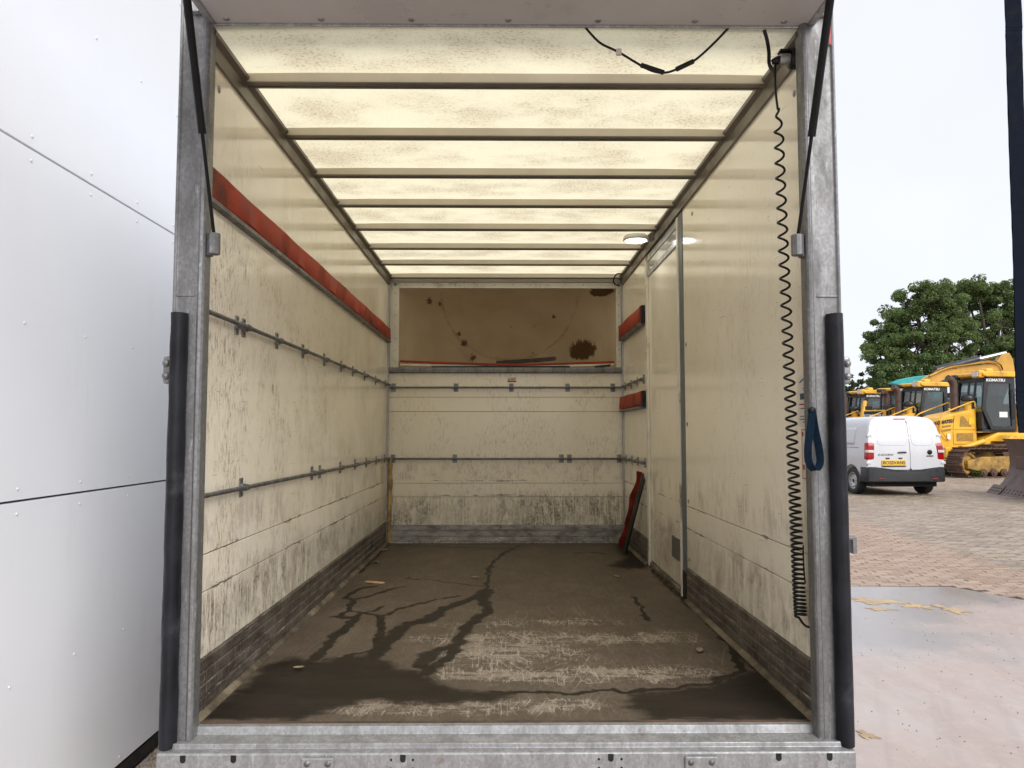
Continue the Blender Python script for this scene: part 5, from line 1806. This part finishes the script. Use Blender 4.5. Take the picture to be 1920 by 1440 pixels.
for q in (0, 1, 2):
    MB().tube(smooth_path([P3(1740, 706 - q, -.42 + q * .03), P3(1775, 691 - q * 1.5, -.42), P3(1810, 685 - q, -.42), P3(1850, 680 - q * 2, -.42), P3(1872, 683, -.42), P3(1878, 694, -.40)], 5), .035, 6).build('hose', 'exc_orange' if q < 2 else 'mach_dark', ex, smooth=60)
MB().tube([P3(1725, 713, -.36), P3(1765, 690, -.36), P3(1795, 690, -.36)], .03, 6).build('pipe', 'exc_orange', ex)
MB().box(1.2, 6.0, 5.4, 8.4, 1.2, 2.9).build('house', 'exc_orange', ex, bevel=.08)
MB().box(1.2, 2.8, 4.2, 5.38, 1.2, 3.3).build('cab', 'mach_dark', ex, bevel=.08)
MB().prism([(1.1, .05), (5.9, .05), (6.2, .5), (5.8, 1.0), (1.2, 1.0), (.8, .5)], lambda p, t: (p[0], t, p[1]), 4.3, 5.0).build('track', 'rust', ex, bevel=.05)
MB().prism([(1.1, .05), (5.9, .05), (6.2, .5), (5.8, 1.0), (1.2, 1.0), (.8, .5)], lambda p, t: (p[0], t, p[1]), 7.0, 7.7).build('track', 'rust', ex, bevel=.05)
MB().tube([(-1.3, .1, 2.6), (.6, 3.2, 2.4), (2.2, 6.4, 2.3)], .32, 8).build('boom_foot', 'exc_orange', ex)

# ---- teal excavators further back
tx = empty('teal_excavator', (26.0, 48.0, 0))
tag(tx, 'teal excavator seen between the bulldozer cabs with white lettering', 'excavator')
MB().box(-2.5, 3.2, -1.2, 1.6, 1.3, 3.5).build('house', 'teal', tx, bevel=.12)
text('maker_lettering', 'KOBELCO', .95, frame((.6, -1.22, 2.75), (1, 0, 0), (0, 0, 1)), 'letter_w', tx, .01, bold=.03)
MB().prism([(-2.8, .05), (3.0, .05), (3.4, .6), (3.0, 1.15), (-2.8, 1.15), (-3.2, .6)], lambda p, t: (p[0], t, p[1]), -1.4, -.6).build('track', 'rust', tx, bevel=.05)
MB().prism([(-2.8, .05), (3.0, .05), (3.4, .6), (3.0, 1.15), (-2.8, 1.15), (-3.2, .6)], lambda p, t: (p[0], t, p[1]), .8, 1.6).build('track', 'rust', tx, bevel=.05)
xa = lambda px, py: ((px - 947) / 1430.0 * 48.0 - 26.0, 1.5 + (812 - py) / 1430.0 * 48.0)
prb = [xa(*q) for q in [(1672, 719), (1690, 711), (1712, 706.5), (1735, 704), (1760, 702), (1790, 708), (1790, 716), (1760, 712), (1735, 716), (1712, 719), (1690, 722)]]
MB().prism(prb, lambda p, t: (p[0], t, p[1]), -.3, .3).build('boom', 'teal', tx, bevel=.03)
MB().box(1.6, 3.0, -1.5, -.2, 1.6, 4.0).build('cab', 'mach_dark', tx, bevel=.08)
MB().box(1.0, 1.6, -.2, .4, 3.4, 5.2).build('boom_foot', 'teal', tx, bevel=.05)


# ================================================================== TREES
def m_leaf(name, c1, c2):
    n = NT(name)
    n.t.nodes.remove(n.p)
    g_ = n.new("ShaderNodeNewGeometry")
    c = n.mix(g_.outputs["Random Per Island"], c1, c2)
    c = n.mix(n.map(n.noise(n.pos(), .6, 3), .35, .65), c, n.mix(.5, c, (.11, .13, .035)))
    d = n.new("ShaderNodeBsdfDiffuse"); n.link(c, d.inputs[0])
    t = n.new("ShaderNodeBsdfTranslucent"); n.link(c, t.inputs[0])
    mx = n.new("ShaderNodeMixShader"); mx.inputs[0].default_value = .4
    n.link(d.outputs[0], mx.inputs[1]); n.link(t.outputs[0], mx.inputs[2])
    n.link(mx.outputs[0], n.out.inputs[0])
    return n.m


MAT['leaf'] = m_leaf('oak_leaf', (.12, .19, .075), (.25, .32, .14))
MAT['leaf_far'] = m_leaf('far_leaf', (.05, .075, .045), (.07, .10, .065))
MAT['bark'] = simple('bark', (.09, .07, .055), .9, 0, .4, 3, (.04, .03, .025), .4, .4)


def leaf_cloud(name, clumps, per, size, mat, parent, seed):
    rg = np.random.RandomState(seed)
    C = np.array([c[:3] for c in clumps]); Rd = np.array([c[3] for c in clumps])
    n = len(clumps) * per
    ci = np.repeat(np.arange(len(clumps)), per)
    d = rg.normal(size=(n, 3)); d /= np.linalg.norm(d, axis=1)[:, None]
    rad = Rd[ci] * (.35 + .65 * rg.rand(n) ** .45)
    pos = C[ci] + d * rad[:, None] * np.array([1, 1, .72])
    nrm = d * .6 + rg.normal(size=(n, 3)) * .6 + np.array([0, 0, .5])
    nrm /= np.linalg.norm(nrm, axis=1)[:, None]
    t = np.cross(nrm, rg.normal(size=(n, 3))); t /= np.linalg.norm(t, axis=1)[:, None]
    b = np.cross(nrm, t)
    s = size * (.6 + .8 * rg.rand(n))[:, None]
    V = np.stack([pos - t * s, pos - b * s * .55 + nrm * s * .12, pos + t * s, pos + b * s * .55 + nrm * s * .12], 1).reshape(-1, 3)
    me = bpy.data.meshes.new(name)
    me.vertices.add(len(V)); me.vertices.foreach_set('co', V.astype(np.float32).ravel())
    q = np.arange(len(V), dtype=np.int32)
    me.loops.add(len(V)); me.loops.foreach_set('vertex_index', q)
    me.polygons.add(n); me.polygons.foreach_set('loop_start', np.arange(0, len(V), 4, dtype=np.int32))
    me.update(calc_edges=True)
    me.materials.append(MAT[mat])
    o = bpy.data.objects.new(name, me); COL.objects.link(o); o.parent = parent
    return o


def oak(loc, lobes, label, seed, per=230, trunk_h=3.6):
    """lobes: (x, y, z, r) of the big crown masses"""
    rg = random.Random(seed)
    t = empty('oak_tree', loc)
    tag(t, label, 'tree', 'oaks behind the machines')
    m = MB()
    m.tube(smooth_path([(0, 0, 0), (.1, 0, 1.2), (-.05, .1, 2.4), (0, 0, trunk_h)], 4), [.46 - .014 * k for k in range(13)], 12)
    clumps = []
    for (x, y, z, r) in lobes:
        e = Vector((x, y, z))
        st_ = Vector((0, 0, trunk_h - rg.uniform(0, .8)))
        mid = st_.lerp(e, .55) + Vector((rg.uniform(-.3, .3), rg.uniform(-.3, .3), .3))
        P = smooth_path([st_, mid, e + Vector((0, 0, r * .4))], 5)
        m.tube(P, [.20 - .17 * k / (len(P) - 1) for k in range(len(P))], 7)
        nb_ = int(19 * r)
        for k in range(nb_):
            d = Vector((rg.gauss(0, 1), rg.gauss(0, 1), rg.gauss(0, 1))).normalized()
            rr = r * rg.uniform(.55, 1.16)
            c = e + Vector((d.x * rr, d.y * rr, d.z * rr * .85))
            cr = rg.uniform(.26, .60)
            clumps.append((c.x, c.y, c.z, cr))
            if k % 3 == 0:
                m.tube([e + Vector((0, 0, r * .1)), e.lerp(c, .6) + Vector((0, 0, .12)), c], [.06, .035, .012], 5)
    m.build('trunk', 'bark', t, smooth=50)
    leaf_cloud('crown', clumps, per, .082, 'leaf', t, seed)
    return t


def lobes_from(px_list, Y, base):
    out = []
    for (px, py, r) in px_list:
        x = (px - 947) / 1430.0 * Y; z = 1.5 + (812 - py) / 1430.0 * Y
        out.append((x - base, random.uniform(-1.4, 1.4), z, r))
    return out


Y1 = 52.0
L1 = [(1650, 668, 1.1), (1648, 700, 1.0), (1675, 640, 1.3), (1672, 690, 1.2), (1690, 605, 1.3), (1712, 570, 1.25), (1710, 655, 1.5), (1735, 610, 1.5), (1745, 565, 1.3), (1775, 560, 1.4), (1770, 640, 1.6), (1735, 690, 1.3), (1790, 600, 1.5), (1690, 722, .9), (1720, 728, .9), (1790, 690, 1.3)]
oak((29.0, Y1, 0), lobes_from(L1, Y1, 29.0), 'broad green oak on the left behind the bulldozers and white van', 4)
Y2 = 55.0
L2 = [(1812, 560, 1.2), (1840, 545, 1.35), (1870, 560, 1.4), (1900, 555, 1.4), (1825, 610, 1.5), (1865, 620, 1.7), (1905, 610, 1.6), (1830, 665, 1.4), (1875, 675, 1.6), (1915, 670, 1.5), (1945, 600, 1.7), (1950, 660, 1.6), (1830, 520 + 20, .9)]
oak((35.6, Y2, 0), lobes_from(L2, Y2, 35.6), 'second green oak further right, behind the nearest bulldozer and the strap', 8)

# far wood on the horizon left of the oaks
cl = []
rg = random.Random(2)
Yf = 130.0
for k in range(190):
    px = rg.uniform(640, 1720)
    x = (px - 947) / 1430 * Yf
    top = 1.5 + (812 - (712 + 10 * math.sin(px * .11) + 6 * math.sin(px * .31))) / 1430 * Yf
    yj = rg.uniform(-4, 4)
    for q in range(9):
        f = q / 8
        cl.append((x + rg.uniform(-.4, .4), Yf + yj, top * (1 - .9 * f), .35 + 1.7 * f))
fw = leaf_cloud('far_wood', cl, 46, .36, 'leaf_far', None, 5)
tag(fw, kind='stuff')

# weeds by the tracks
MAT['weed'] = m_leaf('weed_leaf', (.05, .09, .02), (.09, .14, .04))
for k, (px, py, lab) in enumerate([(1776, 893, 'small green weed by the bulldozer track beside the van'), (1830, 896, 'small green weed below the middle of the rusty track')]):
    Yw = 1.5 * 1430 / (py - 812) * 1.0
    x = (px - 947) / 1430 * Yw
    w = leaf_cloud('weed', [(0, 0, .10, .14), (.08, 0, .17, .12), (-.07, .02, .2, .1)], 34, .045, 'weed', None, 20 + k)
    w.location = (x, Yw, 0)
    tag(w, lab, 'plant', 'weeds by the tracks')
